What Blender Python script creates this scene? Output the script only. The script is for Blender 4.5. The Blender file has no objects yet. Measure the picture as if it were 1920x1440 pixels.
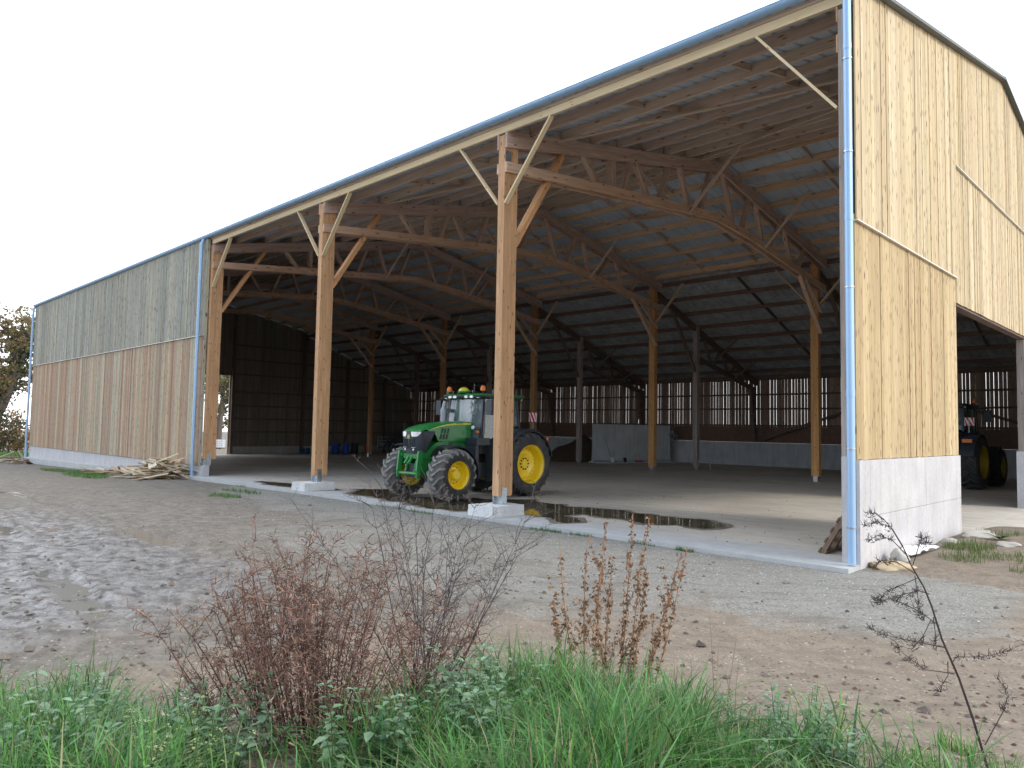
import bpy, bmesh, math, random
import numpy as np
from mathutils import Vector, Matrix, noise as mn
R = math.radians
rng = random.Random(11)
sc = bpy.context.scene
col = sc.collection

# ------------------------------------------------------------------ camera
CAM = Vector((4.152, -11.900, 2.0))
YAW, PITCH, ROLL, FPX = -0.778, 0.06, 0.018, 1375.9
f = Vector((math.sin(YAW)*math.cos(PITCH), math.cos(YAW)*math.cos(PITCH), math.sin(PITCH)))
r0 = Vector((math.cos(YAW), -math.sin(YAW), 0)); u0 = r0.cross(f)
rr = r0*math.cos(ROLL)+u0*math.sin(ROLL); uu = -r0*math.sin(ROLL)+u0*math.cos(ROLL)
cam = bpy.data.cameras.new('camera'); cam.sensor_width = 36; cam.lens = FPX/1920*36
cam.clip_start = 0.1; cam.clip_end = 2000
co = bpy.data.objects.new('camera', cam); col.objects.link(co)
m = Matrix((rr, uu, -f)).transposed().to_4x4(); m.translation = CAM; co.matrix_world = m
sc.camera = co
FW = Vector((math.sin(YAW), math.cos(YAW), 0)); RT = Vector((math.cos(YAW), -math.sin(YAW), 0))
def W(d, s):
    p = CAM + FW*d + RT*s
    return p.x, p.y

# ------------------------------------------------------------------ world, sun, exposure
SUN = Vector((0.82, 0.18, 0.55)).normalized()
elev = math.asin(SUN.z); azi = math.atan2(SUN.x, SUN.y)
w = bpy.data.worlds.new('World'); sc.world = w; w.use_nodes = True
nt = w.node_tree; nt.nodes.clear()
out = nt.nodes.new('ShaderNodeOutputWorld'); bg = nt.nodes.new('ShaderNodeBackground')
sky = nt.nodes.new('ShaderNodeTexSky'); sky.sky_type = 'NISHITA'; sky.sun_disc = False
sky.sun_elevation = elev; sky.sun_rotation = azi; sky.air_density = 1.0; sky.dust_density = 1.5
tc = nt.nodes.new('ShaderNodeTexCoord')
# broken cloud: thick and white over and beyond the barn, opening to blue sky on the near side
nz = nt.nodes.new('ShaderNodeTexNoise'); nz.inputs['Scale'].default_value = 2.2; nz.inputs['Detail'].default_value = 6
nz.inputs['Roughness'].default_value = 0.55
mp = nt.nodes.new('ShaderNodeMapping'); mp.inputs['Scale'].default_value = (1, 1, 2.2)
nt.links.new(tc.outputs['Generated'], mp.inputs[0]); nt.links.new(mp.outputs[0], nz.inputs['Vector'])
dt = nt.nodes.new('ShaderNodeVectorMath'); dt.operation = 'DOT_PRODUCT'
nt.links.new(tc.outputs['Generated'], dt.inputs[0]); dt.inputs[1].default_value = (-0.45, 0.85, 0.0)
ad = nt.nodes.new('ShaderNodeMath'); ad.operation = 'MULTIPLY_ADD'
nt.links.new(dt.outputs['Value'], ad.inputs[0]); ad.inputs[1].default_value = 0.16; nt.links.new(nz.outputs[0], ad.inputs[2])
cr = nt.nodes.new('ShaderNodeMapRange'); cr.inputs[1].default_value = 0.36; cr.inputs[2].default_value = 0.60
nt.links.new(ad.outputs[0], cr.inputs[0])
mx = nt.nodes.new('ShaderNodeMix'); mx.data_type = 'RGBA'
nt.links.new(cr.outputs[0], mx.inputs['Factor']); nt.links.new(sky.outputs[0], mx.inputs['A'])
# near-side clouds, out of view, made brighter to lift light inside the barn
cd = nt.nodes.new('ShaderNodeMapRange'); cd.inputs[1].default_value = -0.6; cd.inputs[2].default_value = 0.6
nt.links.new(dt.outputs['Value'], cd.inputs[0])
cm = nt.nodes.new('ShaderNodeMix'); cm.data_type = 'RGBA'; nt.links.new(cd.outputs[0], cm.inputs['Factor'])
cm.inputs['A'].default_value = (22, 24.2, 27.5, 1); cm.inputs['B'].default_value = (9.6, 9.8, 10.0, 1)
nt.links.new(cm.outputs['Result'], mx.inputs['B'])
nt.links.new(mx.outputs['Result'], bg.inputs[0]); bg.inputs[1].default_value = 0.15
nt.links.new(bg.outputs[0], out.inputs[0])
sl = bpy.data.lights.new('sun', 'SUN'); sl.energy = 1.5; sl.angle = R(14); sl.color = (1, 0.95, 0.86)
so = bpy.data.objects.new('sun', sl); col.objects.link(so)
so.rotation_euler = (-SUN).to_track_quat('-Z', 'Y').to_euler()
sc.view_settings.view_transform = 'Standard'; sc.view_settings.look = 'None'
sc.view_settings.exposure = 0.42; sc.view_settings.gamma = 1
sc.cycles.use_denoising = True
sc.cycles.max_bounces = 8; sc.cycles.diffuse_bounces = 5; sc.cycles.glossy_bounces = 4; sc.cycles.transmission_bounces = 6

# ------------------------------------------------------------------ mesh helpers
class MB:
    def __init__(s): s.v = []; s.f = []; s.uv = []; s.c = []; s.m = []
    def face(s, idx, uv=None, c=(1, 1, 1), mi=0):
        s.f.append(tuple(idx)); s.uv.append(uv or [(0, 0)]*len(idx)); s.c.append(c); s.m.append(mi)
    def add(s, pts, faces, c=(1, 1, 1), mi=0, uvs=None):
        b = len(s.v); s.v += [tuple(p) for p in pts]
        for k, fc in enumerate(faces): s.face([b+i for i in fc], uvs[k] if uvs else None, c, mi)
    def hexa(s, P, c=(1, 1, 1), mi=0, dirs=None):
        # P: 8 corners, first four at the start, last four at the end of the length axis
        b = len(s.v); s.v += [tuple(p) for p in P]
        L = (Vector(P[4])-Vector(P[0])).length; o = rng.random()*40; q = rng.random()*20
        acc = 0
        for i in range(4):
            j = (i+1) % 4; wd = (Vector(P[j])-Vector(P[i])).length
            s.face((b+i, b+j, b+4+j, b+4+i), [(o, q+acc), (o, q+acc+wd), (o+L, q+acc+wd), (o+L, q+acc)], c, mi)
            acc += wd+0.37
        h = (Vector(P[1])-Vector(P[0])).length; g = (Vector(P[3])-Vector(P[0])).length
        e = [(o, q), (o+.02, q+h), (o+.02+.02, q+h+g), (o+.02, q+g)]
        s.face((b+3, b+2, b+1, b), e, c, mi); s.face((b+4, b+5, b+6, b+7), e, c, mi)
    def beam(s, A, B, wd, h, up=(0, 0, 1), c=(1, 1, 1), mi=0):
        A = Vector(A); B = Vector(B); d = (B-A).normalized(); up = Vector(up)
        if abs(d.dot(up)) > 0.98: up = Vector((0, 1, 0))
        x = d.cross(up).normalized(); z = x.cross(d).normalized()
        P = []
        for O in (A, B):
            for sx, sz in ((-1, -1), (1, -1), (1, 1), (-1, 1)): P.append(O+x*(sx*wd/2)+z*(sz*h/2))
        s.hexa(P, c, mi)
    def box(s, x0, x1, y0, y1, z0, z1, c=(1, 1, 1), mi=0):
        L = [x1-x0, y1-y0, z1-z0]; k = L.index(max(L)); mid = ((x0+x1)/2, (y0+y1)/2, (z0+z1)/2)
        if k == 0: s.beam((x0, mid[1], mid[2]), (x1, mid[1], mid[2]), L[1], L[2], (0, 0, 1), c, mi)
        elif k == 1: s.beam((mid[0], y0, mid[2]), (mid[0], y1, mid[2]), L[0], L[2], (0, 0, 1), c, mi)
        else: s.beam((mid[0], mid[1], z0), (mid[0], mid[1], z1), L[0], L[1], (0, 1, 0), c, mi)
    def prism(s, poly, fn, d0, d1, c=(1, 1, 1), mi=0):
        # poly in 2D, fn(a, b, depth) -> 3D
        n = len(poly); P = [fn(a, b, d0) for a, b in poly]+[fn(a, b, d1) for a, b in poly]
        F = [tuple(range(n))[::-1], tuple(range(n, 2*n))]+[(i, (i+1) % n, n+(i+1) % n, n+i) for i in range(n)]
        b = len(s.v); s.v += [tuple(p) for p in P]
        for fc in F:
            s.face([b+i for i in fc], [((P[i][0]+P[i][1]), P[i][2]) for i in fc], c, mi)
    def tube(s, pts, rad, n=6, c=(1, 1, 1), mi=0, cap=True):
        pts = [Vector(p) for p in pts]; k = len(pts)
        if not hasattr(rad, '__len__'): rad = [rad]*k
        b = len(s.v); prev = None
        for i, p in enumerate(pts):
            d = (pts[min(i+1, k-1)]-pts[max(i-1, 0)]).normalized()
            if prev is None:
                a = Vector((0, 0, 1)) if abs(d.z) < .9 else Vector((1, 0, 0))
                x = d.cross(a).normalized()
            else: x = (prev-d*prev.dot(d)).normalized()
            prev = x; y = d.cross(x)
            for j in range(n):
                t = 2*math.pi*j/n; s.v.append(tuple(p+(x*math.cos(t)+y*math.sin(t))*rad[i]))
        for i in range(k-1):
            for j in range(n):
                j2 = (j+1) % n
                s.face((b+i*n+j, b+i*n+j2, b+(i+1)*n+j2, b+(i+1)*n+j), [(i, j), (i, j+1), (i+1, j+1), (i+1, j)], c, mi)
        if cap:
            s.face([b+j for j in range(n)][::-1], None, c, mi); s.face([b+(k-1)*n+j for j in range(n)], None, c, mi)
    def lathe(s, prof, C, ax=(1, 0, 0), n=32, c=(1, 1, 1), mi=0, a0=0, a1=2*math.pi):
        # prof: list of (axial, radius)
        C = Vector(C); ax = Vector(ax).normalized(); t = Vector((0, 0, 1)) if abs(ax.z) < .9 else Vector((1, 0, 0))
        x = ax.cross(t).normalized(); y = ax.cross(x); b = len(s.v); k = len(prof)
        full = abs(a1-a0-2*math.pi) < 1e-6; cols = n if full else n+1
        for j in range(cols):
            th = a0+(a1-a0)*j/n
            for a, rad in prof: s.v.append(tuple(C+ax*a+(x*math.cos(th)+y*math.sin(th))*rad))
        for j in range(n):
            j2 = (j+1) % cols
            for i in range(k-1): s.face((b+j*k+i, b+j2*k+i, b+j2*k+i+1, b+j*k+i+1), None, c, mi)
    def build(s, name, mats, parent=None, smooth=None, recalc=True):
        me = bpy.data.meshes.new(name); me.from_pydata(s.v, [], s.f)
        if not isinstance(mats, (list, tuple)): mats = [mats]
        for mt in mats: me.materials.append(mt)
        me.polygons.foreach_set('material_index', s.m)
        ul = me.uv_layers.new(name='UVMap'); ul.data.foreach_set('uv', np.array([x for q in s.uv for p in q for x in p], 'f'))
        at = me.attributes.new('tint', 'FLOAT_COLOR', 'FACE')
        at.data.foreach_set('color', np.array([x for q in s.c for x in (q[0], q[1], q[2], 1)], 'f'))
        if recalc:
            bm = bmesh.new(); bm.from_mesh(me); bmesh.ops.recalc_face_normals(bm, faces=bm.faces); bm.to_mesh(me); bm.free()
        if smooth is not None:
            me.polygons.foreach_set('use_smooth', [True]*len(me.polygons)); me.set_sharp_from_angle(angle=R(smooth))
        o = bpy.data.objects.new(name, me); col.objects.link(o)
        if parent: o.parent = parent
        return o

def empty(name, loc=(0, 0, 0), rz=0):
    o = bpy.data.objects.new(name, None); col.objects.link(o); o.location = loc; o.rotation_euler = (0, 0, rz)
    o.empty_display_size = 0.3
    return o
def tag(o, label=None, cat=None, group=None, kind=None):
    if label: o['label'] = label
    if cat: o['category'] = cat
    if group: o['group'] = group
    if kind: o['kind'] = kind
    return o
def dup(o, loc, rz, parent=None):
    c = o.copy(); col.objects.link(c)
    if parent is None: c.location = loc; c.rotation_euler = (0, 0, rz)
    else: c.parent = parent
    for ch in list(o.children): dup(ch, None, None, c)
    return c

# ------------------------------------------------------------------ materials
def new(name):
    mt = bpy.data.materials.new(name); mt.use_nodes = True; t = mt.node_tree; t.nodes.clear()
    o = t.nodes.new('ShaderNodeOutputMaterial'); p = t.nodes.new('ShaderNodeBsdfPrincipled'); t.links.new(p.outputs[0], o.inputs[0])
    return mt, t, p
def N(t, typ, **kw):
    n = t.nodes.new(typ)
    for k, v in kw.items():
        if k in n.inputs.keys() if isinstance(k, str) else False: n.inputs[k].default_value = v
        else: setattr(n, k, v)
    return n
def math_(t, op, a, b=None, c=None):
    n = t.nodes.new('ShaderNodeMath'); n.operation = op
    for i, x in enumerate((a, b, c)):
        if x is None: continue
        if hasattr(x, 'links'): t.links.new(x, n.inputs[i])
        else: n.inputs[i].default_value = x
    return n.outputs[0]
def mixc(t, fac, a, b, mode='MIX'):
    n = t.nodes.new('ShaderNodeMix'); n.data_type = 'RGBA'; n.blend_type = mode
    for k, x in (('Factor', fac), ('A', a), ('B', b)):
        if hasattr(x, 'links'): t.links.new(x, n.inputs[k])
        elif k == 'Factor': n.inputs[k].default_value = x
        else: n.inputs[k].default_value = (*x, 1) if len(x) == 3 else x
    return n.outputs['Result']
def maprange(t, v, a, b, c=0, d=1):
    n = t.nodes.new('ShaderNodeMapRange'); t.links.new(v, n.inputs[0])
    for i, x in enumerate((a, b, c, d)): n.inputs[i+1].default_value = x
    return n.outputs[0]
def noise(t, vec, scale, detail=4, rough=.5, dist=0):
    n = t.nodes.new('ShaderNodeTexNoise'); n.inputs['Scale'].default_value = scale; n.inputs['Detail'].default_value = detail
    n.inputs['Roughness'].default_value = rough; n.inputs['Distortion'].default_value = dist
    if vec is not None: t.links.new(vec, n.inputs['Vector'])
    return n.outputs[0]
def comb(t, x, y, z=0.):
    n = t.nodes.new('ShaderNodeCombineXYZ')
    for i, q in enumerate((x, y, z)):
        if hasattr(q, 'links'): t.links.new(q, n.inputs[i])
        else: n.inputs[i].default_value = q
    return n.outputs[0]
def bump(t, p, h, strength=.3, dist=.01):
    n = t.nodes.new('ShaderNodeBump'); n.inputs['Strength'].default_value = strength; n.inputs['Distance'].default_value = dist
    t.links.new(h, n.inputs['Height']); t.links.new(n.outputs[0], p.inputs['Normal'])
def attr(t, name='tint'):
    n = t.nodes.new('ShaderNodeAttribute'); n.attribute_name = name; return n.outputs['Color']
def wood(name, base, ku=2.2, kv=8, kthr=.55, kr=.2, kcol=(.10, .055, .03), contrast=.3, rough=.75, gray=0., crack=0.):
    mt, t, p = new(name)
    uv = N(t, 'ShaderNodeUVMap'); sp = N(t, 'ShaderNodeSeparateXYZ'); t.links.new(uv.outputs[0], sp.inputs[0]); U, V = sp.outputs[0], sp.outputs[1]
    wob = noise(t, comb(t, math_(t, 'MULTIPLY', U, 1.1), math_(t, 'MULTIPLY', V, 3.)), 1, 2)
    V2 = math_(t, 'MULTIPLY_ADD', wob, .05, V)
    g = noise(t, comb(t, math_(t, 'MULTIPLY', U, 1.3), math_(t, 'MULTIPLY', V2, 55)), 1, 5, .65)
    g2 = noise(t, comb(t, math_(t, 'MULTIPLY', U, .7), math_(t, 'MULTIPLY', V2, 9)), 1, 3)
    c = mixc(t, 1, attr(t), (*base, 1), 'MULTIPLY')
    s1 = maprange(t, g, .3, .72, 1-contrast, 1+contrast*.45)
    s2 = maprange(t, g2, .3, .7, 1-contrast*.6, 1+contrast*.4)
    sh = math_(t, 'MULTIPLY', s1, s2)
    c = mixc(t, 1, c, comb(t, sh, math_(t, 'POWER', sh, 1.12), math_(t, 'POWER', sh, 1.3)), 'MULTIPLY')
    if gray:
        lg = noise(t, comb(t, math_(t, 'MULTIPLY', U, .35), math_(t, 'MULTIPLY', V, 1.2), 3.3), 1, 4)
        c = mixc(t, math_(t, 'MULTIPLY', maprange(t, lg, .42, .62), gray), c, (.27, .26, .24))
    vo = N(t, 'ShaderNodeTexVoronoi'); vo.voronoi_dimensions = '2D'; vo.inputs['Scale'].default_value = 1
    t.links.new(comb(t, math_(t, 'MULTIPLY', U, ku), math_(t, 'MULTIPLY', V, kv)), vo.inputs['Vector'])
    cs = N(t, 'ShaderNodeSeparateColor'); t.links.new(vo.outputs['Color'], cs.inputs[0])
    size = maprange(t, cs.outputs[0], kthr, 1, 0, kr)
    k = math_(t, 'SUBTRACT', size, vo.outputs['Distance'])
    kin = maprange(t, k, 0, .05); kout = maprange(t, k, -.09, .02)
    c = mixc(t, math_(t, 'MULTIPLY', math_(t, 'MULTIPLY', kout, .38), maprange(t, size, 0.005, .02)), c, tuple(x*3.0 for x in kcol))
    c = mixc(t, math_(t, 'MULTIPLY', kin, .9), c, kcol)
    if crack:
        ck = noise(t, comb(t, math_(t, 'MULTIPLY', U, .55), math_(t, 'MULTIPLY', V2, 26), 7.), 1, 3, .6)
        c = mixc(t, math_(t, 'MULTIPLY', maprange(t, ck, .685, .73), crack), c, tuple(x*.16 for x in base))
        dm = noise(t, comb(t, math_(t, 'MULTIPLY', U, .9), math_(t, 'MULTIPLY', V, 2.2), 1.), 1, 5, .6)
        c = mixc(t, math_(t, 'MULTIPLY', maprange(t, dm, .5, .7), .35), c, tuple(x*.6 for x in base))
    t.links.new(c, p.inputs['Base Color']); p.inputs['Roughness'].default_value = rough; p.inputs['Specular IOR Level'].default_value = .25
    bump(t, p, g, .25, .004)
    return mt
def plain(name, colr, rough=.5, metal=0., var=.12, scale=6, coat=0, spec=.5, dirt=None, dscale=3., damt=.5):
    mt, t, p = new(name)
    gp = N(t, 'ShaderNodeTexCoord').outputs['Object']
    nn = noise(t, gp, scale, 5, .6)
    c = mixc(t, 1, mixc(t, 1, attr(t), (*colr, 1), 'MULTIPLY'), comb(t, *([maprange(t, nn, .3, .7, 1-var, 1+var)]*3)), 'MULTIPLY')
    if dirt:
        d = noise(t, gp, dscale, 6, .65)
        c = mixc(t, math_(t, 'MULTIPLY', maprange(t, d, .45, .65), damt), c, dirt)
    t.links.new(c, p.inputs['Base Color'])
    t.links.new(maprange(t, nn, .3, .7, max(0, rough-.08), min(1, rough+.1)), p.inputs['Roughness'])
    p.inputs['Metallic'].default_value = metal; p.inputs['Specular IOR Level'].default_value = spec
    p.inputs['Coat Weight'].default_value = coat
    return mt
def leafmat(name, colr, rough=.5, trans=.35, var=.25):
    mt, t, p = new(name); o = t.nodes['Material Output'] if 'Material Output' in t.nodes else [n for n in t.nodes if n.type == 'OUTPUT_MATERIAL'][0]
    nn = noise(t, N(t, 'ShaderNodeTexCoord').outputs['Object'], 9, 3)
    c = mixc(t, 1, mixc(t, 1, attr(t), (*colr, 1), 'MULTIPLY'), comb(t, *([maprange(t, nn, .3, .7, 1-var, 1+var)]*3)), 'MULTIPLY')
    t.links.new(c, p.inputs['Base Color']); p.inputs['Roughness'].default_value = rough; p.inputs['Specular IOR Level'].default_value = .3
    tr = t.nodes.new('ShaderNodeBsdfTranslucent'); t.links.new(c, tr.inputs[0])
    ms = t.nodes.new('ShaderNodeMixShader'); ms.inputs[0].default_value = trans
    t.links.new(p.outputs[0], ms.inputs[1]); t.links.new(tr.outputs[0], ms.inputs[2]); t.links.new(ms.outputs[0], o.inputs[0])
    return mt
def concrete(name, colr, stain=(.25, .22, .17), rough=.8, scale=1., samt=.4):
    mt, t, p = new(name)
    gp = N(t, 'ShaderNodeNewGeometry').outputs['Position']
    a = noise(t, gp, 1.4*scale, 6, .6); b = noise(t, gp, 14*scale, 5, .65)
    sp = N(t, 'ShaderNodeSeparateXYZ'); t.links.new(gp, sp.inputs[0])
    st = noise(t, comb(t, math_(t, 'MULTIPLY', sp.outputs[0], 7), math_(t, 'MULTIPLY', sp.outputs[1], 7), math_(t, 'MULTIPLY', sp.outputs[2], .7)), 1, 4)
    sh = math_(t, 'MULTIPLY', maprange(t, a, .3, .7, .86, 1.1), maprange(t, b, .3, .7, .9, 1.07))
    c = mixc(t, 1, (*colr, 1), comb(t, sh, sh, sh), 'MULTIPLY')
    c = mixc(t, math_(t, 'MULTIPLY', maprange(t, st, .5, .72), samt), c, stain)
    t.links.new(c, p.inputs['Base Color']); p.inputs['Roughness'].default_value = rough
    bump(t, p, b, .2, .004)
    return mt

M = {}
M['post'] = wood('post_timber', (.62, .37, .20), 3.1, 8.5, .25, .17, (.17, .07, .03), .30, crack=.75)
M['truss'] = wood('truss_timber', (.60, .45, .37), 2., 7, .4, .17, (.14, .07, .04), .3)
M['purlin'] = wood('purlin_timber', (.62, .49, .40), 1.6, 7, .45, .16, (.15, .085, .05), .25)
M['pale'] = wood('pale_timber', (.72, .57, .36), 2.2, 9, .5, .14, (.28, .15, .07), .18)
M['siding'] = wood('siding_boards', (1, 1, 1), 2.6, 13, .12, .20, (.10, .06, .035), .26, .75)
M['sidingold'] = wood('weathered_siding', (1, 1, 1), 2.3, 11, .22, .24, (.07, .055, .04), .38, .8, .55)
M['oldwood'] = wood('old_dark_timber', (.20, .15, .125), 2, 8, .5, .14, (.05, .035, .03), .4)
M['graywood'] = wood('grey_post_timber', (.47, .41, .37), 2, 7, .5, .16, (.12, .1, .09), .35)
M['scrap'] = wood('scrap_boards', (1, 1, 1), 2, 9, .5, .15, (.2, .11, .06), .3)
M['pallet'] = wood('pallet_wood', (.23, .16, .115), 2, 9, .6, .12, (.1, .06, .04), .35)
M['conc'] = concrete('wall_concrete', (.50, .485, .49), (.36, .32, .27))
M['concin'] = concrete('inner_wall_concrete', (.54, .55, .57), (.3, .29, .27))
M['foot'] = concrete('footing_concrete', (.66, .66, .65), (.4, .4, .34))
M['galv'] = plain('galvanised_steel', (.48, .53, .58), .32, .85, .15, 9)
M['zinc_sky'] = plain('zinc_gutter_sky_tint', (.32, .49, .70), .42, .4, .02, .3)  # grey metal; blue sky reflection put into its base colour
M['pipe_sky'] = plain('downpipe_sky_tint', (.33, .49, .70), .38, .25, .02, .5)  # same blue sky reflection painted into the grey pipe
M['flash'] = plain('flashing', (.72, .71, .69), .4, .5, .08, 3)
M['sheet'] = plain('roof_sheet', (.44, .50, .59), .5, .0, .12, 1.5)
M['oldsheet'] = plain('old_roof_sheet', (.44, .47, .50), .85, 0, .25, 1.2, dirt=(.22, .21, .20))
M['roofedge'] = plain('roof_edge', (.10, .115, .12), .5, .2, .1)
M['osb'] = plain('board_panel', (.20, .115, .085), .8, 0, .3, 14)
# floor slab
mt, t, p = new('barn_floor'); M['floor'] = mt
gp = N(t, 'ShaderNodeNewGeometry').outputs['Position']; sp = N(t, 'ShaderNodeSeparateXYZ'); t.links.new(gp, sp.inputs[0])
a = noise(t, gp, .35, 6, .6); b = noise(t, gp, 3, 6, .7); c3 = noise(t, gp, 30, 4, .7)
st = noise(t, comb(t, math_(t, 'MULTIPLY', sp.outputs[0], .9), math_(t, 'MULTIPLY', sp.outputs[1], 3.5)), 1, 6, .65)
c = mixc(t, maprange(t, a, .38, .62), (.47, .42, .35), (.60, .54, .455))
c = mixc(t, math_(t, 'MULTIPLY', maprange(t, st, .5, .72), .5), c, (.29, .25, .21))
c = mixc(t, math_(t, 'MULTIPLY', maprange(t, b, .6, .72), .5), c, (.24, .205, .17))
yy = math_(t, 'MULTIPLY_ADD', noise(t, gp, 1.3, 5, .6), 1.9, sp.outputs[1])
edge = maprange(t, yy, 1.1, 2.2, 1, 0)
c = mixc(t, edge, c, mixc(t, maprange(t, b, .35, .7), (.47, .475, .475), (.38, .375, .36)))
sh = maprange(t, c3, .3, .7, .9, 1.08); c = mixc(t, 1, c, comb(t, sh, sh, sh), 'MULTIPLY')
t.links.new(c, p.inputs['Base Color']); t.links.new(maprange(t, st, .3, .7, .5, .85), p.inputs['Roughness'])
bump(t, p, math_(t, 'ADD', b, math_(t, 'MULTIPLY', c3, .3)), .25, .012)
# outdoor ground: vertex attribute R gravel, G wet mud, B tan earth
mt, t, p = new('yard_ground'); M['ground'] = mt
gp = N(t, 'ShaderNodeNewGeometry').outputs['Position']
ma = N(t, 'ShaderNodeAttribute'); ma.attribute_name = 'mask'; ms = N(t, 'ShaderNodeSeparateColor'); t.links.new(ma.outputs['Color'], ms.inputs[0])
lo = noise(t, gp, .9, 6, .62); mid = noise(t, gp, 4.5, 6, .65); fi = noise(t, gp, 38, 5, .75); xf = noise(t, gp, 160, 2, .7)
def msk(ch, n1, amt=.7): return maprange(t, math_(t, 'ADD', ms.outputs[ch], math_(t, 'MULTIPLY', math_(t, 'SUBTRACT', n1, .5), amt*2)), .32, .68)
base = mixc(t, maprange(t, mid, .35, .65), (.115, .097, .078), (.20, .176, .145))
tan = mixc(t, maprange(t, mid, .3, .7), (.255, .205, .15), (.165, .128, .096))
wetc = mixc(t, maprange(t, mid, .36, .6), (.085, .077, .072), (.185, .178, .175))
vo = N(t, 'ShaderNodeTexVoronoi'); vo.inputs['Scale'].default_value = 46; t.links.new(gp, vo.inputs['Vector'])
vs = N(t, 'ShaderNodeSeparateColor'); t.links.new(vo.outputs['Color'], vs.inputs[0])
vo2 = N(t, 'ShaderNodeTexVoronoi'); vo2.inputs['Scale'].default_value = 110; t.links.new(gp, vo2.inputs['Vector'])
vs2 = N(t, 'ShaderNodeSeparateColor'); t.links.new(vo2.outputs['Color'], vs2.inputs[0])
grav = mixc(t, maprange(t, vs.outputs[0], 0, 1), (.165, .155, .128), (.36, .345, .30))
grav = mixc(t, .45, grav, mixc(t, vs2.outputs[1], (.13, .122, .108), (.37, .362, .335)))
grav = mixc(t, math_(t, 'MULTIPLY', maprange(t, mid, .52, .68), .55), grav, (.19, .165, .13))
gm = msk(0, lo); wm = maprange(t, math_(t, 'ADD', ms.outputs[1], math_(t, 'MULTIPLY', math_(t, 'SUBTRACT', lo, .5), .9)), .25, .95); tm = msk(2, lo)
c = mixc(t, tm, base, tan); c = mixc(t, gm, c, grav); c = mixc(t, wm, c, wetc)
vo3 = N(t, 'ShaderNodeTexVoronoi'); vo3.inputs['Scale'].default_value = 26; t.links.new(gp, vo3.inputs['Vector'])
vs3 = N(t, 'ShaderNodeSeparateColor'); t.links.new(vo3.outputs['Color'], vs3.inputs[0])
spk = math_(t, 'MULTIPLY', maprange(t, vo3.outputs['Distance'], .28, .42, 1, 0), .75)
c = mixc(t, math_(t, 'MULTIPLY', spk, maprange(t, vs3.outputs[0], .80, .84)), c, (.06, .05, .042))
c = mixc(t, math_(t, 'MULTIPLY', spk, maprange(t, vs3.outputs[1], .90, .93)), c, (.36, .34, .30))
g2 = N(t, 'ShaderNodeSeparateXYZ'); t.links.new(gp, g2.inputs[0])
ax_ = math_(t, 'ADD', math_(t, 'MULTIPLY', g2.outputs[0], .76), math_(t, 'MULTIPLY', g2.outputs[1], .65)); ay_ = math_(t, 'SUBTRACT', math_(t, 'MULTIPLY', g2.outputs[1], .76), math_(t, 'MULTIPLY', g2.outputs[0], .65))
stk = noise(t, comb(t, math_(t, 'MULTIPLY', ax_, .7), math_(t, 'MULTIPLY', ay_, 4.5)), 1, 6, .68)
c = mixc(t, math_(t, 'MULTIPLY', maprange(t, stk, .52, .70), .5), c, (.085, .07, .056))
c = mixc(t, math_(t, 'MULTIPLY', maprange(t, stk, .30, .44, 1, 0), .3), c, (.27, .255, .225))
fs = math_(t, 'MULTIPLY', maprange(t, fi, .25, .75, .62, 1.28), maprange(t, xf, .3, .7, .88, 1.1)); c = mixc(t, 1, c, comb(t, fs, fs, fs), 'MULTIPLY')
t.links.new(c, p.inputs['Base Color'])
wr = math_(t, 'MULTIPLY', wm, maprange(t, mid, .40, .56))
t.links.new(maprange(t, wr, 0, 1, .92, .22), p.inputs['Roughness'])
hgt = math_(t, 'ADD', math_(t, 'MULTIPLY', mid, .8), math_(t, 'ADD', math_(t, 'MULTIPLY', fi, .5), math_(t, 'MULTIPLY', vo.outputs['Distance'], math_(t, 'MULTIPLY', gm, -.9))))
bump(t, p, hgt, .7, .03)
# puddle water
mt, t, p = new('puddle_water'); M['water'] = mt
gp = N(t, 'ShaderNodeNewGeometry').outputs['Position']
c = mixc(t, maprange(t, noise(t, gp, 1.6, 5), .35, .65), (.06, .05, .03), (.13, .11, .065)); t.links.new(c, p.inputs['Base Color'])
p.inputs['Roughness'].default_value = .05; bump(t, p, noise(t, gp, 3, 2), .05, .01)
mt, t, p = new('muddy_water'); M['muddy'] = mt; p.inputs['Base Color'].default_value = (.15, .14, .125, 1); p.inputs['Roughness'].default_value = .1
mt, t, p = new('damp_floor'); M['damp'] = mt
gp = N(t, 'ShaderNodeNewGeometry').outputs['Position']; c = mixc(t, maprange(t, noise(t, gp, 4, 6, .65), .35, .65), (.17, .145, .11), (.27, .235, .185)); t.links.new(c, p.inputs['Base Color'])
t.links.new(maprange(t, noise(t, gp, 2.2, 4), .35, .65, .25, .6), p.inputs['Roughness'])
# glass
mt, t, p = new('cab_glass'); M['glass'] = mt
p.inputs['Base Color'].default_value = (.28, .38, .38, 1); p.inputs['Roughness'].default_value = .02; p.inputs['Transmission Weight'].default_value = .7; p.inputs['IOR'].default_value = 1.65
M['green'] = plain('tractor_green', (.018, .21, .045), .33, 0, .05, 4, coat=.15, spec=.4, dirt=(.075, .13, .06), dscale=2.5, damt=.3)
M['yellow'] = plain('rim_yellow', (.86, .60, .01), .35, 0, .06, 5, coat=.3)
M['shaderim'] = plain('shaded_rim', (.40, .29, .012), .5, 0, .1, 5)  # yellow rim with shade put into the colour, for the second tractor
M['stripe'] = plain('stripe_yellow', (.66, .60, .06), .35, 0, .04, 5)
M['black'] = plain('black_plastic', (.022, .025, .03), .45, 0, .15, 8)
M['navy'] = plain('grille_plastic', (.028, .034, .045), .4, 0, .1, 10)
M['rubber'] = plain('tyre_rubber', (.03, .031, .033), .75, 0, .25, 8, dirt=(.13, .115, .095), dscale=5, damt=.35)
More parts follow.
